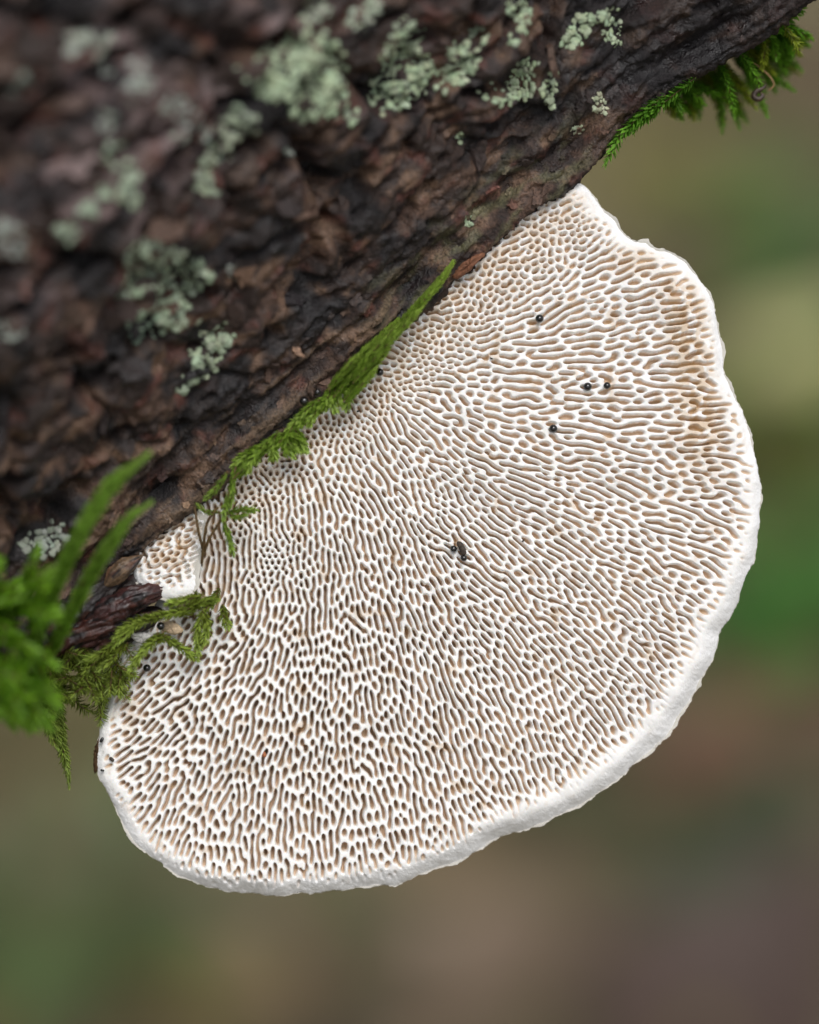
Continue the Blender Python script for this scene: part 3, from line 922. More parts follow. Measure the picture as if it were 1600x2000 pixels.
def splinter(path, r0, r1, colour, seed, name='wood_splinter'):
    r = np.random.default_rng(seed)
    P = catmull(loc_at(*np.array(path, float).T), 90)
    T = np.gradient(P, axis=0); T /= np.linalg.norm(T, axis=1, keepdims=True)
    B = np.cross(T, [0, 0, 1.0]); B /= np.linalg.norm(B, axis=1, keepdims=True); N_ = np.cross(B, T)
    na = 44
    an = np.linspace(0, 2 * math.pi, na, endpoint=False)
    t = np.linspace(0, 1, 90)
    rad = (r0 + (r1 - r0) * t) * np.clip(np.sin(np.pi * np.clip(t * .96 + .02, 0, 1)) ** .75, .03, 1)
    TT, AN = np.meshgrid(t, an, indexing='ij')
    ln = np.linalg.norm(np.diff(P, axis=0), axis=1).sum() * 1e3
    g = 1 + .30 * fbm(TT * ln / 3.2, np.cos(AN) * 2.4 + np.sin(AN) * 1.7, seed, 4) + .16 * fbm(TT * ln / .8, AN * 3.2, seed + 3, 3)
    RR = rad[:, None] * g
    V = P[:, None] + (B[:, None] * np.cos(AN)[..., None] * 1.25 + N_[:, None] * np.sin(AN)[..., None]) * RR[..., None] * 1e-3
    dk = sstep(-.1, .5, fbm(TT * ln / 2.0, AN * 1.6, seed + 9, 3))[..., None]
    c = np.array(colour) * (1 - dk) + np.array([.014, .010, .010]) * dk
    hi = sstep(.2, .6, fbm(TT * ln / 2.4, AN * 1.1, seed + 19, 2))[..., None]
    c = c * (1 - hi * .45) + np.array([.15, .05, .032]) * hi * .45
    idx = np.arange(90 * na).reshape(90, na); idw = np.concatenate([idx, idx[:, :1]], 1)
    F = np.stack([idw[:-1, :-1], idw[1:, :-1], idw[1:, 1:], idw[:-1, 1:]], -1).reshape(-1, 4)
    mesh_obj(name, to_world(V.reshape(-1, 3)), F, M_WOOD, TRUNK, attrs={'tint': c.reshape(-1, 3)})
splinter([(335, 1150, .6), (270, 1165, 1.4), (200, 1200, 1.6), (150, 1225, 1.3)], .75, .95, (.050, .016, .014), 3)
splinter([(262, 1212, .8), (200, 1222, 1.5), (130, 1250, 1.6), (70, 1285, 1.0)], .75, 1.0, (.055, .019, .015), 4)
splinter([(330, 1190, -.6), (240, 1225, .2), (150, 1268, .2), (60, 1310, -.3)], 1.0, 1.3, (.022, .014, .012), 5)
splinter([(245, 1120, .6), (190, 1160, 1.2), (120, 1215, 1.2), (40, 1290, .8)], .9, 1.3, (.020, .014, .012), 6)
splinter([(330, 1100, -.8), (285, 1130, -.4), (230, 1165, 0), (170, 1200, .4)], .8, 1.2, (.030, .018, .014), 8)
splinter([(278, 1085, 1.3), (240, 1110, 1.7), (205, 1145, 1.7)], .45, .6, (.14, .085, .045), 7)

# ------------------------------------------------------------------ lichen on the bark
def ico_lump():
    import bmesh
    bm = bmesh.new(); bmesh.ops.create_icosphere(bm, subdivisions=2, radius=1.0)
    V = np.array([v.co[:] for v in bm.verts]); F = np.array([[v.index for v in f.verts] for f in bm.faces]); bm.free()
    return V, F
ICO_V, ICO_F = ico_lump()
def lichen(pts, gr, label, seed, tone=(.40, .50, .31)):
    """pts: (x, y, rx, ry, count) sub-clusters"""
    r = np.random.default_rng(seed)
    Vs, Fs, Cs = [], [], []; n = 0
    for (cx, cy, rx, ry, cnt) in pts:
        for i in range(int(cnt * 2.2)):
            a = r.uniform(0, 6.283); q = math.sqrt(r.random())
            q = q * (1 + .35 * math.sin(3 * a + seed) * r.random()) + r.exponential(.10); x = cx + math.cos(a) * q * rx; y = cy + math.sin(a) * q * ry
            hit = bark_at(x, y)
            if hit is None: continue
            p, nn, _lc = hit
            g = gr * .66 * S * r.uniform(.45, 1.4)
            t1 = np.cross(nn, [0.3, .8, .5]); t1 /= np.linalg.norm(t1); t2 = np.cross(nn, t1)
            lump = ICO_V * (1 + .35 * perlin(ICO_V[:, 0] * 1.7 + i * 3.1, ICO_V[:, 1] * 1.7 + ICO_V[:, 2] * 1.3, seed))[:, None]
            sx, sy = r.uniform(.8, 1.3), r.uniform(.8, 1.3)
            V = p + (lump[:, 0:1] * t1 * sx + lump[:, 1:2] * t2 * sy + lump[:, 2:3] * nn * .22) * g + nn * g * .06
            Vs.append(V); Fs.append(ICO_F + n); n += len(V)
            Cs.append(np.tile((np.array(tone) * .82 + .055) * r.uniform(.75, 1.12) * r.uniform(.95, 1.05, 3), (len(V), 1)))
    V = np.vstack(Vs)
    o = mesh_obj('lichen_patch', to_world(V), np.vstack(Fs), M_LICHEN, origin=to_world(V.mean(0)[None])[0], attrs={'tint': np.vstack(Cs)})
    tag(o, label, 'lichen', 'pale green lichen patches on the bark')
GREY = (.30, .33, .28)
lichen([(575, 140, 75, 55, 95), (610, 95, 45, 35, 40), (610, 205, 45, 28, 34), (530, 165, 32, 22, 18), (640, 150, 35, 55, 30)], 9.5, 'broadest pale green lichen patch on the trunk, a rounded crust', 1)
lichen([(765, 185, 45, 30, 42), (790, 125, 45, 50, 48), (850, 150, 45, 22, 30), (900, 115, 30, 35, 26), (935, 70, 16, 16, 8), (800, 60, 28, 25, 14)], 9, 'wide branching pale green lichen patch next to the broadest crust', 2)
lichen([(690, 222, 17, 17, 9)], 9, 'small round lichen dot between the two widest lichen crusts', 3)
lichen([(985, 185, 35, 17, 22), (1020, 160, 25, 28, 26), (1030, 135, 18, 18, 14), (1072, 172, 14, 34, 20)], 8, 'pale green forked lichen cluster below the arch-shaped lichen', 4)
lichen([(1128, 62, 20, 22, 16), (1160, 35, 34, 13, 22), (1195, 50, 18, 30, 16), (1110, 82, 14, 10, 6), (1207, 80, 8, 14, 4)], 7.5, 'arch-shaped pale green lichen on dark wet bark', 5)
lichen([(1012, 18, 22, 22, 16), (1030, 45, 14, 20, 10), (1003, 75, 9, 14, 5)], 7.5, 'short upright streak of pale lichen beside the arch-shaped lichen', 6)
lichen([(1170, 205, 14, 18, 14), (1130, 252, 12, 8, 5)], 6, 'tiny pale lichen speck close to the mossy trunk edge', 7, (.42, .46, .30))
lichen([(285, 530, 45, 45, 44), (345, 540, 40, 50, 42), (380, 535, 30, 32, 16), (340, 610, 40, 38, 30), (300, 490, 25, 20, 8)], 10, 'ragged grey-green lichen patch in the middle of the bark above the moss blades', 8, (.34, .42, .28))
lichen([(276, 635, 28, 26, 22)], 10, 'small rounded green lichen knob under the ragged grey-green patch', 9, (.34, .47, .32))
lichen([(425, 660, 30, 25, 22), (400, 700, 32, 22, 18), (380, 735, 22, 18, 9), (355, 762, 12, 10, 5)], 9, 'lichen trail running down from the ragged grey-green patch', 10, (.34, .42, .27))
lichen([(222, 300, 20, 28, 16), (240, 345, 24, 30, 20), (252, 380, 24, 18, 14), (205, 375, 14, 14, 6)], 10, 'short thick lichen streak beside a blurred white glint on mauve bark', 11, (.34, .42, .29))
lichen([(465, 245, 30, 26, 18), (430, 285, 22, 26, 14), (405, 325, 18, 20, 12), (398, 360, 22, 20, 14)], 9.5, 'long slanting lichen streak on mauve bark', 12, (.36, .42, .29))
lichen([(345, 220, 45, 25, 14), (370, 260, 30, 20, 10)], 8.5, 'sparse lichen grains next to the long slanting streak', 13, GREY)
lichen([(168, 92, 34, 26, 26), (205, 80, 22, 18, 8)], 11, 'pale whitish-grey lichen tuft on smooth mauve bark', 14, (.42, .46, .38))
lichen([(268, 175, 22, 26, 12), (270, 130, 18, 18, 6), (205, 238, 17, 20, 8), (205, 138, 13, 13, 4)], 9.5, 'scattered grey lichen grains below the whitish tuft', 15, GREY)
lichen([(172, 413, 17, 15, 9), (134, 456, 20, 16, 8)], 10, 'two small lichen dots under the short thick streak', 16, (.33, .40, .28))
lichen([(20, 465, 26, 34, 16), (42, 160, 20, 18, 8)], 11, 'dull grey lichen smudge on mauve bark far from the fungus', 17, GREY)
lichen([(80, 1062, 42, 22, 18), (105, 1040, 20, 16, 10)], 10, 'dull grey-green lichen smudge behind the long moss blades', 18, (.30, .34, .27))
lichen([(618, 22, 25, 24, 15), (700, 40, 22, 20, 10), (730, 14, 20, 14, 8)], 8.5, 'small lichen crumbs on bark above the two widest crusts', 19, (.36, .42, .30))
lichen([(918, 432, 10, 10, 6), (900, 272, 9, 9, 5)], 6.5, 'two lone lichen dots on brown bark near the fungus', 20)
lichen([(455, 530, 10, 10, 4), (560, 300, 9, 8, 3), (20, 640, 26, 26, 9)], 9, 'faint grey lichen flecks scattered over brown bark', 21, GREY)

# ------------------------------------------------------------------ moss
def moss_shoot(holder, path, leaf, width, spread, per_mm, c0, c1, seed, stem_r=.05, flat=None, recurve=.15):
    """path: list of (px, py, h mm).  A shoot: leaves set spirally on a stem that is its own sub-part"""
    r = np.random.default_rng(seed)
    P = catmull(loc_at(*np.array(path, float).T), 60)
    seg = np.linalg.norm(np.diff(P, axis=0), axis=1); Ls = np.concatenate([[0], np.cumsum(seg)]); Ltot = Ls[-1]
    n = max(12, int(Ltot * 1e3 * per_mm))
    u = np.linspace(0.0, 1.0, n) ** 0.95
    q = np.stack([np.interp(u * Ltot, Ls, P[:, k]) for k in range(3)], -1)
    T = np.gradient(P, axis=0); T /= np.linalg.norm(T, axis=1, keepdims=True)
    tq = np.stack([np.interp(u * Ltot, Ls, T[:, k]) for k in range(3)], -1); tq /= np.linalg.norm(tq, axis=1, keepdims=True)
    ref = np.array([0, 0, 1.0]); b1 = np.cross(tq, ref); b1 /= np.linalg.norm(b1, axis=1, keepdims=True) + 1e-12; b2 = np.cross(b1, tq)
    phi = np.arange(n) * 2.39996 + r.normal(0, .35, n)
    fl = 1.0 if flat is None else flat
    out = b1 * np.cos(phi)[:, None] + b2 * (np.sin(phi) * fl)[:, None]
    out /= np.linalg.norm(out, axis=1, keepdims=True)
    al = R(spread) * r.uniform(.65, 1.3, n) * (1 - .65 * sstep(.85, 1.0, u))
    size = leaf * 1e-3 * r.uniform(.75, 1.2, n) * (1 - .45 * sstep(.75, 1.0, u)) * (.6 + .4 * sstep(0, .12, u))
    d = tq * np.cos(al)[:, None] + out * np.sin(al)[:, None]
    nn = out * np.cos(al)[:, None] - tq * np.sin(al)[:, None]
    sd2 = np.cross(d, nn)
    w = size * width / leaf
    prof = [(0.0, 0.25, 0, 0), (.33, 1.0, .0, 1), (.7, .62, .0, 2), (1.0, .0, 0, 3)]
    rows = []
    def pt(t, side, lift):
        cur = recurve * t * t
        return q + d * (size * t)[:, None] + nn * (size * (cur + lift))[:, None] + sd2 * (w * side * .5)[:, None]
    rows = [pt(0, 0, 0), pt(.33, -1, .10), pt(.33, 0, 0), pt(.33, 1, .10), pt(.70, -.62, .07), pt(.70, 0, 0), pt(.70, .62, .07), pt(1.0, 0, 0)]
    V = np.stack(rows, 1).reshape(-1, 3)
    f = np.array([[0, 1, 2], [0, 2, 3], [1, 4, 5], [1, 5, 2], [2, 5, 6], [2, 6, 3], [4, 7, 5], [5, 7, 6]])
    F = (np.arange(n)[:, None, None] * 8 + f[None]).reshape(-1, 3)
    mixf = np.clip(u * 1.0 + r.normal(0, .22, n), 0, 1)[:, None]
    c = (np.array(c0) * (1 - mixf) + np.array(c1) * mixf) * r.uniform(.75, 1.25, n)[:, None]
    cv = np.repeat(c, 8, 0)
    tipw = np.tile(np.array([.95, 1., .96, 1., 1.05, 1.02, 1.05, 1.15]), n)[:, None]
    o = mesh_obj('shoot', to_world(V), F, M_MOSS, holder, attrs={'tint': cv * tipw})
    k = 5
    an = np.linspace(0, 2 * math.pi, k, endpoint=False)
    Pp = P[::4]; Tp = T[::4]
    c1_ = np.cross(Tp, ref); c1_ /= np.linalg.norm(c1_, axis=1, keepdims=True) + 1e-12; c2_ = np.cross(c1_, Tp)
    SV = (Pp[:, None] + (c1_[:, None] * np.cos(an)[None, :, None] + c2_[:, None] * np.sin(an)[None, :, None]) * stem_r * 1e-3).reshape(-1, 3)
    m_ = len(Pp)
    SF = np.array([[j * k + i, j * k + (i + 1) % k, (j + 1) * k + (i + 1) % k, (j + 1) * k + i] for j in range(m_ - 1) for i in range(k)])
    mesh_obj('stem', to_world(SV), SF, M_STEM, under(o, holder))
    return o

BR = (.19, .31, .03); BT = (.42, .58, .10)          # fresh moss green, base and tip
DK = (.06, .18, .010); DT = (.20, .44, .03)
OL = (.055, .065, .010); OT = (.20, .27, .04)
def moss_root(px, py, h, label, cat='moss', group='moss on the trunk', name='moss_clump'):
    return root(name, to_world(loc_at(px, py, h)[None])[0], label, cat, group)

# A: fringe along the upper edge of the trunk
mA = moss_root(1330, 180, -.5, 'leafy dark green moss fringe hanging from the wet black trunk edge above the fungus')
k = 0
for path in ([(1300, 185, .8), (1255, 222, .9), (1215, 262, .9), (1192, 300, .8), (1183, 320, .8)], [(1360, 150, .2), (1310, 190, .6), (1270, 222, .7), (1240, 250, .7)], [(1290, 205, .4), (1250, 236, .5), (1222, 262, .6)]):
    k += 1; moss_shoot(mA, path, .78, .27, 40, 22, DK, (.22, .48, .05), 1000 + k)
for i in range(66):
    t = rng.random()
    bx = 1300 + 245 * t; by = 190 - 150 * t + rng.uniform(-10, 14)
    big = math.exp(-((bx - 1425) / 80) ** 2)
    ln = 28 + 104 * big * rng.uniform(.4, 1.1) + rng.uniform(0, 20)
    a = R(rng.uniform(15, 100)) if big > .3 else R(rng.uniform(25, 75))
    hh = -1.5 - 13 * big * rng.random() - 4 * rng.random()
    k += 1
    cA, cB = (DK, DT) if rng.random() < .6 else ((.14, .18, .012), (.34, .42, .035))
    moss_shoot(mA, [(bx - 10, by - 6, hh + .8), (bx + math.cos(a) * ln * .5, by + math.sin(a) * ln * .45, hh), (bx + math.cos(a) * ln, by + math.sin(a) * ln * .95, hh - .5)], .62, .19, 46, 32, cA, cB, 1000 + k)
for (x, y, dx, dy) in ((1545, 25, 28, 8), (1530, 38, 36, -4), (1556, 12, 20, 14), (1490, 70, 40, -10), (1520, 55, 30, 6)):
    k += 1; moss_shoot(mA, [(x - 20, y - 8, -1), (x, y, -1.5), (x + dx * .6, y + dy * .6, -2)], .75, .33, 42, 12, DK, DT, 1000 + k)

# B: creeping strand between bark and pores
mB = moss_root(700, 710, 1.2, 'long bright green creeping moss strand lying between the bark and the pores')
strand = [(882, 512), (850, 556), (815, 594), (780, 630), (745, 668), (712, 705), (680, 742), (655, 772)]
for j, (o1, o2, a, bb_) in enumerate([(0, 0, 0, 8), (5, 4, 1, 8), (-6, -6, 3, 8), (11, 11, 4, 8), (-12, -8, 4, 8), (3, 2, 0, 5), (15, 13, 4, 8), (-4, 4, 3, 8), (20, 18, 5, 8), (-15, -12, 5, 8), (8, 8, 2, 7)]):
    pts = [(x + o1 + 1.0, y + o2 * .9, 1.9 + .22 * j - .05 * i) for i, (x, y) in enumerate(strand[a:bb_])]
    pts = pts[::-1]
    moss_shoot(mB, pts, .60, .20, 26, 44, BR, BT, 1200 + j, flat=.6)
for j, pts in enumerate(([(700, 700, 2.6), (672, 742, 2.8), (660, 772, 2.6), (672, 795, 2.2)], [(660, 735, 2.6), (640, 775, 2.8), (636, 800, 2.4)], [(665, 760, 2.5), (625, 785, 2.7), (590, 812, 2.5), (560, 840, 2.3)],
                         [(650, 775, 2.6), (605, 808, 2.6), (570, 835, 2.5)], [(640, 790, 2.4), (600, 818, 2.5), (575, 840, 2.3)], [(665, 750, 2.9), (680, 775, 2.7), (676, 800, 2.3)], [(645, 770, 2.9), (620, 800, 2.9), (602, 832, 2.4)], [(655, 760, 3.0), (650, 785, 2.9), (655, 805, 2.4)], [(625, 780, 3.0), (595, 805, 3.0), (566, 838, 2.7)])):
    moss_shoot(mB, pts, .62, .20, 32, 44, BR, BT, 1230 + j, flat=.6)
mB2 = moss_root(545, 860, 1.2, 'flat tufted moss pad where the creeping strand widens over the pores')
for j, pts in enumerate(([(560, 835, 2.2), (572, 860, 2.6), (588, 884, 2.2)], [(545, 845, 2.2), (555, 872, 2.6), (562, 890, 2.3)], [(530, 850, 2.4), (535, 878, 2.6), (530, 898, 2.2)], [(575, 838, 2.4), (590, 858, 2.6), (592, 876, 2.4)],
                         [(555, 845, 2.6), (520, 870, 2.8), (488, 896, 2.6)], [(540, 862, 2.4), (500, 890, 2.6), (470, 918, 2.4)], [(520, 880, 2.4), (485, 905, 2.6), (462, 930, 2.4)], [(510, 870, 2.8), (478, 890, 3), (455, 910, 2.8)], [(565, 840, 2.8), (548, 862, 3.0), (520, 880, 2.8)], [(550, 850, 2.9), (570, 868, 3.0), (582, 880, 2.7)], [(545, 840, 3.0), (530, 870, 3.1), (540, 896, 2.6)], [(570, 835, 3.1), (560, 862, 3.2), (575, 892, 2.6)], [(535, 855, 3.1), (505, 880, 3.1), (500, 905, 2.6)], [(560, 845, 3.2), (585, 860, 3.1), (598, 884, 2.5)], [(520, 868, 3.1), (490, 900, 3.1), (480, 925, 2.7)])):
    moss_shoot(mB2, pts, .64, .20, 32, 44, BR, BT, 1260 + j, flat=.6)

# C: branching sprig with brown stems
mC = moss_root(420, 1000, 1.5, 'star-shaped green moss sprig with brown stems at the pore edge', name='moss_sprig')
for j, (pts, lf) in enumerate([([(462, 905, 3), (455, 940, 3.2), (452, 970, 3.2), (445, 995, 3)], .8), ([(440, 1005, 2.8), (470, 996, 3), (500, 996, 2.8)], .75), ([(436, 1015, 2.8), (446, 1045, 3), (456, 1085, 2.8)], .75),
                       ([(445, 920, 3.2), (425, 950, 3.2), (400, 975, 3)], .7), ([(430, 1000, 2.6), (405, 1000, 2.7), (385, 985, 2.6)], .55), ([(455, 935, 3.4), (470, 920, 3.4), (480, 905, 3.2)], .7), ([(440, 1000, 3.2), (460, 1010, 3.2), (482, 1006, 3.0)], .65), ([(448, 960, 3.4), (440, 990, 3.4), (436, 1015, 3.2)], .7)]):
    moss_shoot(mC, pts, lf * .8, lf * .24, 30, 36, (.15, .24, .025), (.34, .50, .08), 1300 + j, .09)
for j, pts in enumerate([[(394, 1100, 1.2), (398, 1060, 2), (405, 1020, 2.6), (430, 985, 2.8)], [(394, 1095, 1.2), (410, 1050, 2.2), (436, 1010, 2.8)], [(398, 1080, 1.6), (386, 1030, 2.2), (380, 985, 2.2)]]):
    moss_shoot(mC, pts, .35, .13, 24, 5, (.07, .05, .01), (.12, .12, .02), 1330 + j, .11)

# D: olive mat under the small lobe
mD = moss_root(260, 1270, 1.0, 'olive-green branching moss mat below the small lobe, over red-brown wood')
dm = [[(420, 1165, 1.6), (380, 1185, 2.4), (330, 1200, 2.8), (280, 1210, 2.6)], [(430, 1150, 1.4), (415, 1175, 2.2), (395, 1200, 2.4), (385, 1240, 2.4), (388, 1285, 2.0)], [(435, 1180, 1.4), (438, 1205, 1.8), (446, 1226, 1.4)],
      [(300, 1240, 2.0), (330, 1250, 2.4), (360, 1270, 2.2), (385, 1290, 1.8)], [(310, 1235, 2.2), (285, 1265, 2.6), (262, 1295, 2.4), (245, 1318, 2)], [(300, 1205, 2.4), (262, 1215, 2.8), (235, 1235, 2.8), (222, 1262, 2.6)],
      [(340, 1195, 2.6), (300, 1206, 3.0), (258, 1225, 3.0), (232, 1255, 2.8)], [(400, 1160, 2.4), (360, 1172, 2.8), (325, 1180, 2.6)], [(325, 1240, 2.4), (300, 1255, 2.8), (275, 1280, 2.6)], [(230, 1250, 2.4), (200, 1275, 2.6), (165, 1290, 2.4)], [(250, 1255, 2.2), (215, 1290, 2.4), (190, 1310, 2.2)],
      [(395, 1190, 2.6), (405, 1220, 2.6), (395, 1262, 2.4)], [(350, 1205, 2.2), (390, 1178, 2.4), (425, 1172, 2.2)]]
for j, pts in enumerate(dm):
    moss_shoot(mD, pts, .68, .17, 38, 44, (.18, .22, .025), (.46, .60, .11), 1400 + j, .07)
for i in range(64):
    x = rng.uniform(85, 245); y = 1285 + rng.uniform(-22, 55) - .12 * (x - 170)
    a = R(rng.uniform(20, 170)); ln = rng.uniform(30, 60)
    h0 = rng.uniform(.4, 2.2)
    moss_shoot(mD, [(x, y, h0), (x + math.cos(a) * ln * .5, y + math.sin(a) * ln * .4, h0 + .5), (x + math.cos(a) * ln, y + math.sin(a) * ln * .8, h0 + .2)], .70, .13, 46, 26, (.13, .16, .018), (.38, .50, .08), 1440 + i, .06)
mD2 = moss_root(110, 1350, .5, 'drooping olive moss arm with a pale tip hanging clear of the trunk', name='moss_sprig')
for j, pts in enumerate([[(85, 1300, .5), (100, 1370, .2), (115, 1440, -.2), (128, 1490, -.5), (135, 1535, -.6)], [(70, 1310, .2), (95, 1380, 0), (112, 1440, -.2), (124, 1480, -.4)], [(100, 1310, .2), (108, 1380, 0), (120, 1450, -.3)], [(60, 1320, 0), (88, 1390, 0), (108, 1430, 0)], [(95, 1330, .6), (112, 1400, .3), (130, 1500, -.3)], [(75, 1300, .8), (105, 1390, .5), (122, 1460, .2), (134, 1515, -.2)], [(110, 1320, .4), (118, 1390, .2), (126, 1450, 0)], [(80, 1330, 1), (98, 1400, .8), (116, 1450, .6)], [(70, 1350, 1), (92, 1420, .8), (112, 1462, .5)]]):
    moss_shoot(mD2, pts, .68, .16, 38, 36, (.08, .10, .010), (.36, .48, .09), 1500 + j, .06)
mD3 = moss_root(180, 1340, .5, 'short curved moss arms with fine hair-like tips beside the fungus foot', name='moss_sprig')
for j, pts in enumerate([[(170, 1320, .8), (185, 1350, .6), (196, 1385, .4), (196, 1415, .2)], [(185, 1310, .8), (200, 1345, .8), (202, 1380, .6)], [(110, 1325, .6), (135, 1355, .4), (160, 1382, .2), (186, 1392, 0)], [(95, 1320, .6), (120, 1350, .4), (140, 1375, .2)], [(150, 1320, .6), (150, 1345, .5), (132, 1365, .4)], [(190, 1300, 1.2), (222, 1335, 1.2), (252, 1365, 1.0)]]):
    moss_shoot(mD3, pts, .75, .13, 46, 30, (.08, .10, .010), (.30, .40, .06), 1520 + j, .05, recurve=.35)

# E: out-of-focus blades standing out from the bark
mE = moss_root(20, 1230, 6, 'blurred bright green moss tuft with two long curved blades standing out from the bark', name='moss_tuft')
fe = []
for j in range(5):
    o1 = rng.uniform(-10, 10); o2 = rng.uniform(-6, 10)
    fe.append([(40 + o1, 1330, 8 + j * .4), (95 + o1, 1180 + o2, 11), (150 + o1, 1060 + o2, 13), (215 + o1, 955 + o2, 14), (285, 890 + o2 * .4, 14.5)] if j < 4 else [(60, 1280, 9), (140, 1090, 12.5), (190, 1000, 13.5)])
for j in range(4):
    o1 = rng.uniform(-8, 8); o2 = rng.uniform(-6, 8)
    fe.append([(90 + o1, 1290, 8), (150 + o1, 1170 + o2, 10), (205 + o1, 1075 + o2, 11.5), (250, 1015 + o2, 12), (290, 985 + o2 * .4, 12)])
for j, pts in enumerate(fe):
    moss_shoot(mE, pts, .9, .30, 20, 20, (.16, .32, .02), (.34, .54, .09), 1600 + j, .08)
for i in range(60):
    x = rng.uniform(-50, 75); y = rng.uniform(1150, 1390)
    ln = rng.uniform(50, 110); a = R(rng.uniform(10, 120)) if y > 1230 else R(rng.uniform(-80, 60))
    xe = min(x + math.cos(a) * ln, 115); ye = min(y + math.sin(a) * ln, 1425)
    h0 = rng.uniform(8, 17)
    moss_shoot(mE, [(x, y, h0 - 2), ((x + xe) / 2, (y + ye) / 2 - 6, h0 + 1), (xe, ye, h0)], .95, .40, 34, 9, (.09, .23, .006), (.24, .46, .025), 1640 + i, .07)

# ------------------------------------------------------------------ little things on the pores
def lathe(profile, n=18):
    V = []; k = len(profile)
    for (rr, z) in profile:
        for i in range(n):
            a = 2 * math.pi * i / n
            V.append((rr * math.cos(a), rr * math.sin(a), z))
    F = [[j * n + i, j * n + (i + 1) % n, (j + 1) * n + (i + 1) % n, (j + 1) * n + i] for j in range(k - 1) for i in range(n)]
    return np.array(V), np.array(F)
def globule(px, py, rpx, label, h=None, lean=(0, 0)):
    """a glossy bead on a short foot"""
    hh = .20 if h is None else h
    r_ = rpx * S
    c = loc_at(px, py, hh)
    th = np.linspace(0.0, math.pi, 13)
    body = [(max(r_ * math.sin(t) * (1 + .06 * math.cos(t)), 1e-7), -r_ * math.cos(t) * .92) for t in th]
    V, F = lathe(body)
    V[:, 0] += lean[0] * V[:, 2]; V[:, 1] += lean[1] * V[:, 2]
    h_ = root('black_globule', to_world((c - [0, 0, r_])[None])[0], label, 'globule', 'tiny glossy black globules')
    mesh_obj('head', to_world(V + c), F, M_BLACK, h_)
    V2, F2 = lathe([(r_ * .55, -r_ * 1.25), (r_ * .36, -r_ * 1.0), (r_ * .40, -r_ * .78)], 10)
    V2[:, 0] += r_ * .25; V2[:, 1] -= r_ * .12
    mesh_obj('foot', to_world(V2 + c), F2, M_PELLET, h_)
globule(1054, 622, 8.2, 'lone glossy black globule on the pores nearest the notched upper rim')
globule(1148, 755, 8.2, 'larger glossy black globule of the close pair on the pores')
globule(1186, 753, 7.0, 'smaller glossy black globule of the close pair on the pores')
globule(1081, 837, 8.0, 'lone glossy black globule between the close pair and the brown pellet')
globule(886, 1072, 6.8, 'black globule touching the side of the brown rod-shaped pellet', .3)
globule(906, 1090, 6.6, 'black globule touching the lower tip of the brown rod-shaped pellet', .4)
globule(742, 727, 7.4, 'black globule on the outermost pores beside the creeping moss strand', .55)
globule(594, 783, 9.0, 'larger black globule on dark bark beside the creeping moss strand', 3.0)
globule(620, 766, 6.5, 'smaller black globule on dark bark beside the creeping moss strand', 3.0)
globule(607, 792, 5.0, 'tiniest black globule on dark bark beside the creeping moss strand', 2.9)
globule(287, 1305, 7.5, 'black globule on the pores under the olive moss mat', .6)
globule(314, 1223, 8.0, 'black globule on the peach-coloured chip among the olive moss', 2.2)

def rod(name, path, r0, label, cat, mat, seed, group=None, taper=.9):
    P = catmull(loc_at(*np.array(path, float).T), 16)
    T = np.gradient(P, axis=0); T /= np.linalg.norm(T, axis=1, keepdims=True)
    B = np.cross(T, [0.1, .2, 1.0]); B /= np.linalg.norm(B, axis=1, keepdims=True); N_ = np.cross(B, T)
    an = np.linspace(0, 2 * math.pi, 12, endpoint=False); t = np.linspace(0, 1, 16)
    rad = r0 * S * np.clip(1 - np.abs(2 * t - 1) ** 5 * taper, .08, 1)
    TT, AN = np.meshgrid(t, an, indexing='ij')
    g = 1 + .16 * fbm(TT * 4, AN, seed, 3)
    V = P[:, None] + (B[:, None] * np.cos(AN)[..., None] + N_[:, None] * np.sin(AN)[..., None]) * (rad[:, None] * g)[..., None]
    idx = np.arange(16 * 12).reshape(16, 12); idw = np.concatenate([idx, idx[:, :1]], 1)
    F = np.stack([idw[:-1, :-1], idw[1:, :-1], idw[1:, 1:], idw[:-1, 1:]], -1).reshape(-1, 4)
    o = mesh_obj(name, to_world(V.reshape(-1, 3)), F, mat)
    tag(o, label, cat, group)
    return o
rod('brown_pellet', [(893, 1058, .25), (899, 1064, .32), (904, 1074, .32), (907, 1086, .25)], 6.0, 'dark brown rod-shaped pellet lying on the pores between two black globules', 'pellet', M_PELLET, 5)
specks = [(411, 1422, 5, 'blackish crumb on the pores below the olive moss mat'), (1017, 886, 3, 'small dark curl on the pores below the lone globule'), (1322, 1206, 2, 'pin-prick dark speck on the white sterile rim'), (218, 1483, 6, 'largest black crumb on the weathered corner of the fungus'),
          (199, 1445, 6, 'black crumb on the weathered corner by the brown scrap'), (200, 1505, 4, 'smaller black crumb below the brown scrap'), (738, 1632, 3, 'dark crumb in the pores close to the lower rim'), (700, 803, 3, 'thin dark crumb on pores beside the moss strand'), (839, 765, 3, 'tiny dark crumb on pores far from the globules'), (1022, 1056, 3, 'fine dark crumb on the pores beside the brown pellet'), (960, 700, 3, 'thin upright dark crumb on the pores')]
for i, (x, y, r_, lb) in enumerate(specks):
    a = i * 1.3
    rod('dark_crumb', [(x - r_ * math.cos(a), y - r_ * math.sin(a), .05), (x, y, .12), (x + r_ * math.cos(a), y + r_ * .8 * math.sin(a), .05)], r_ * .55, lb, 'crumb', M_BLACK if i % 3 else M_PELLET, 60 + i, 'dark crumbs on the fungus')
M_ORANGE = plain_mat('orange_grain', (.22, .06, .02), (.40, .14, .05), 4000, .5)
rod('orange_grain', [(512, 1468, 0), (515, 1473, .1), (518, 1479, 0)], 4.5, 'tiny orange grain lodged in a pore near the lower rim', 'grain', M_ORANGE, 77)
M_HUSK = plain_mat('dark_husk', (.018, .010, .007), (.07, .04, .02), 3000, .5)
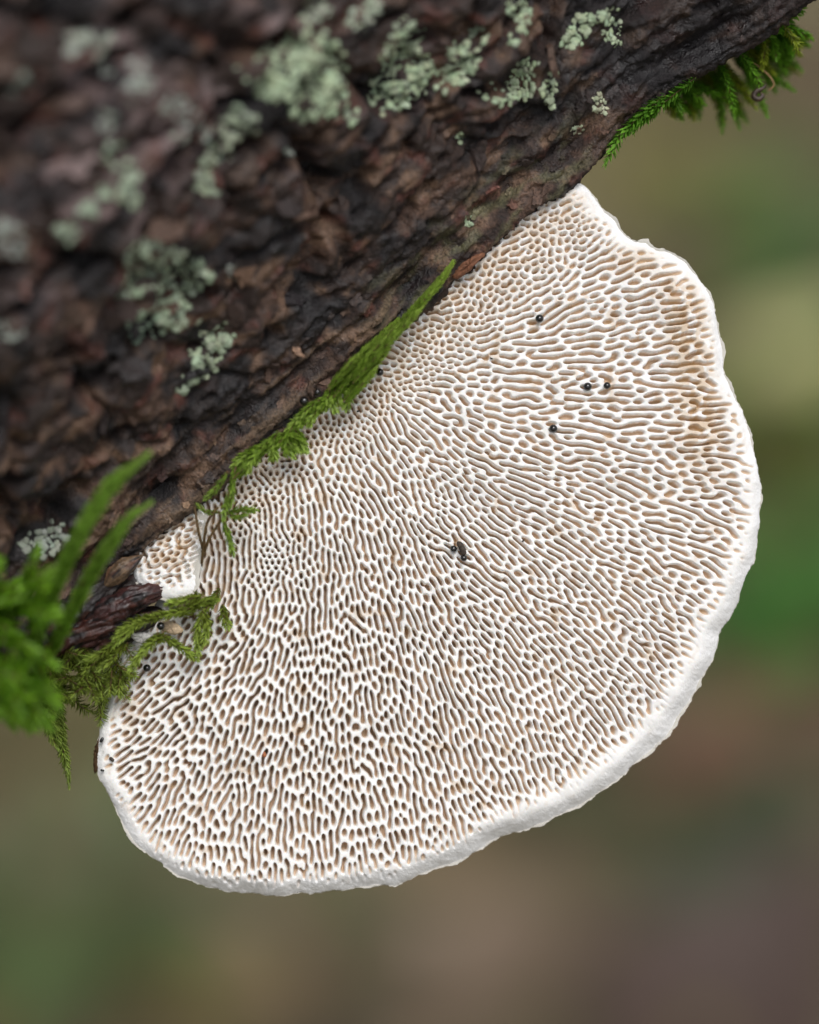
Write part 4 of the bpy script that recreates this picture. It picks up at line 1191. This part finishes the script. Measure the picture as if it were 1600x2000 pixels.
rod('curled_husk', [(1497, 163, -3), (1490, 172, -3), (1478, 178, -3), (1472, 188, -3), (1482, 194, -3), (1490, 186, -3), (1484, 180, -3)], 5.5, 'blurred dark brown curled husk dangling from the moss fringe', 'husk', M_HUSK, 78)
M_THREAD = plain_mat('tan_thread', (.20, .11, .04), (.30, .18, .08), 3000, .6)
rod('tan_thread', [(1470, 120, -3), (1500, 145, -3.5), (1512, 165, -3.5), (1500, 178, -3)], 1.6, 'thin tan thread looping beside the curled husk', 'thread', M_THREAD, 79)

def chip(pts, h, thick, colour, label, seed, tilt=(0, 0), name='wood_chip', cat='wood chip'):
    """an uneven flat scrap: outline in pixels, with thickness and a rough face"""
    r = np.random.default_rng(seed)
    poly = catmull(np.array(pts, float), 40, True)[:-1]
    poly = poly + r.normal(0, 1.0, poly.shape)
    c = poly.mean(0); n_ = len(poly)
    rings = []; cols = []
    for f, dz in ((1.0, -thick), (1.0, -.15 * thick), (.86, .10), (.55, .14), (.25, .12), (.02, .12)):
        q = c + (poly - c) * f
        hh = h + dz + tilt[0] * (q[:, 0] - c[0]) * .04 - tilt[1] * (q[:, 1] - c[1]) * .04 + r.normal(0, .05, n_) * (f < 1)
        rings.append(loc_at(q[:, 0], q[:, 1], hh)); cols.append(np.tile(np.array(colour), (n_, 1)) * r.uniform(.7, 1.2, (n_, 1)))
    V = np.vstack(rings)
    F = np.array([[j * n_ + i, j * n_ + (i + 1) % n_, (j + 1) * n_ + (i + 1) % n_, (j + 1) * n_ + i] for j in range(5) for i in range(n_)])
    o = mesh_obj(name, to_world(V), F, M_CHIP, attrs={'tint': np.vstack(cols)})
    tag(o, label, cat)
chip([(320, 1212), (342, 1216), (357, 1230), (346, 1240), (327, 1237), (312, 1226)], 1.5, .4, (.58, .44, .29), 'peach-coloured wood chip held among the olive moss', 1, (.1, .2))
chip([(258, 1238), (290, 1236), (296, 1248), (280, 1258), (262, 1252)], 1.9, .5, (.60, .58, .55), 'small white fungus crumb caught in the olive moss', 2, (-.1, .2), 'fungus_crumb', 'crumb')
chip([(192, 1442), (194, 1470), (192, 1502), (186, 1512), (182, 1496), (185, 1466)], -.6, .8, (.085, .045, .018), 'dark brown scrap stuck on the outer edge of the fungus foot', 3, (.2, 0), 'brown_scrap', 'scrap')
chip([(352, 1168), (395, 1162), (400, 1176), (372, 1190), (345, 1184)], 1.5, .6, (.40, .30, .20), 'pale tan scrap under the small lobe by the moss', 4, (0, .2), 'tan_scrap', 'scrap')
chip([(884, 540), (898, 519), (922, 502), (944, 494), (945, 501), (928, 518), (905, 538), (892, 546)], 1.2, .5, (.20, .085, .045), 'rusty orange bark chip wedged between the trunk edge and the pores', 5, (0, .3), 'bark_chip', 'bark chip')
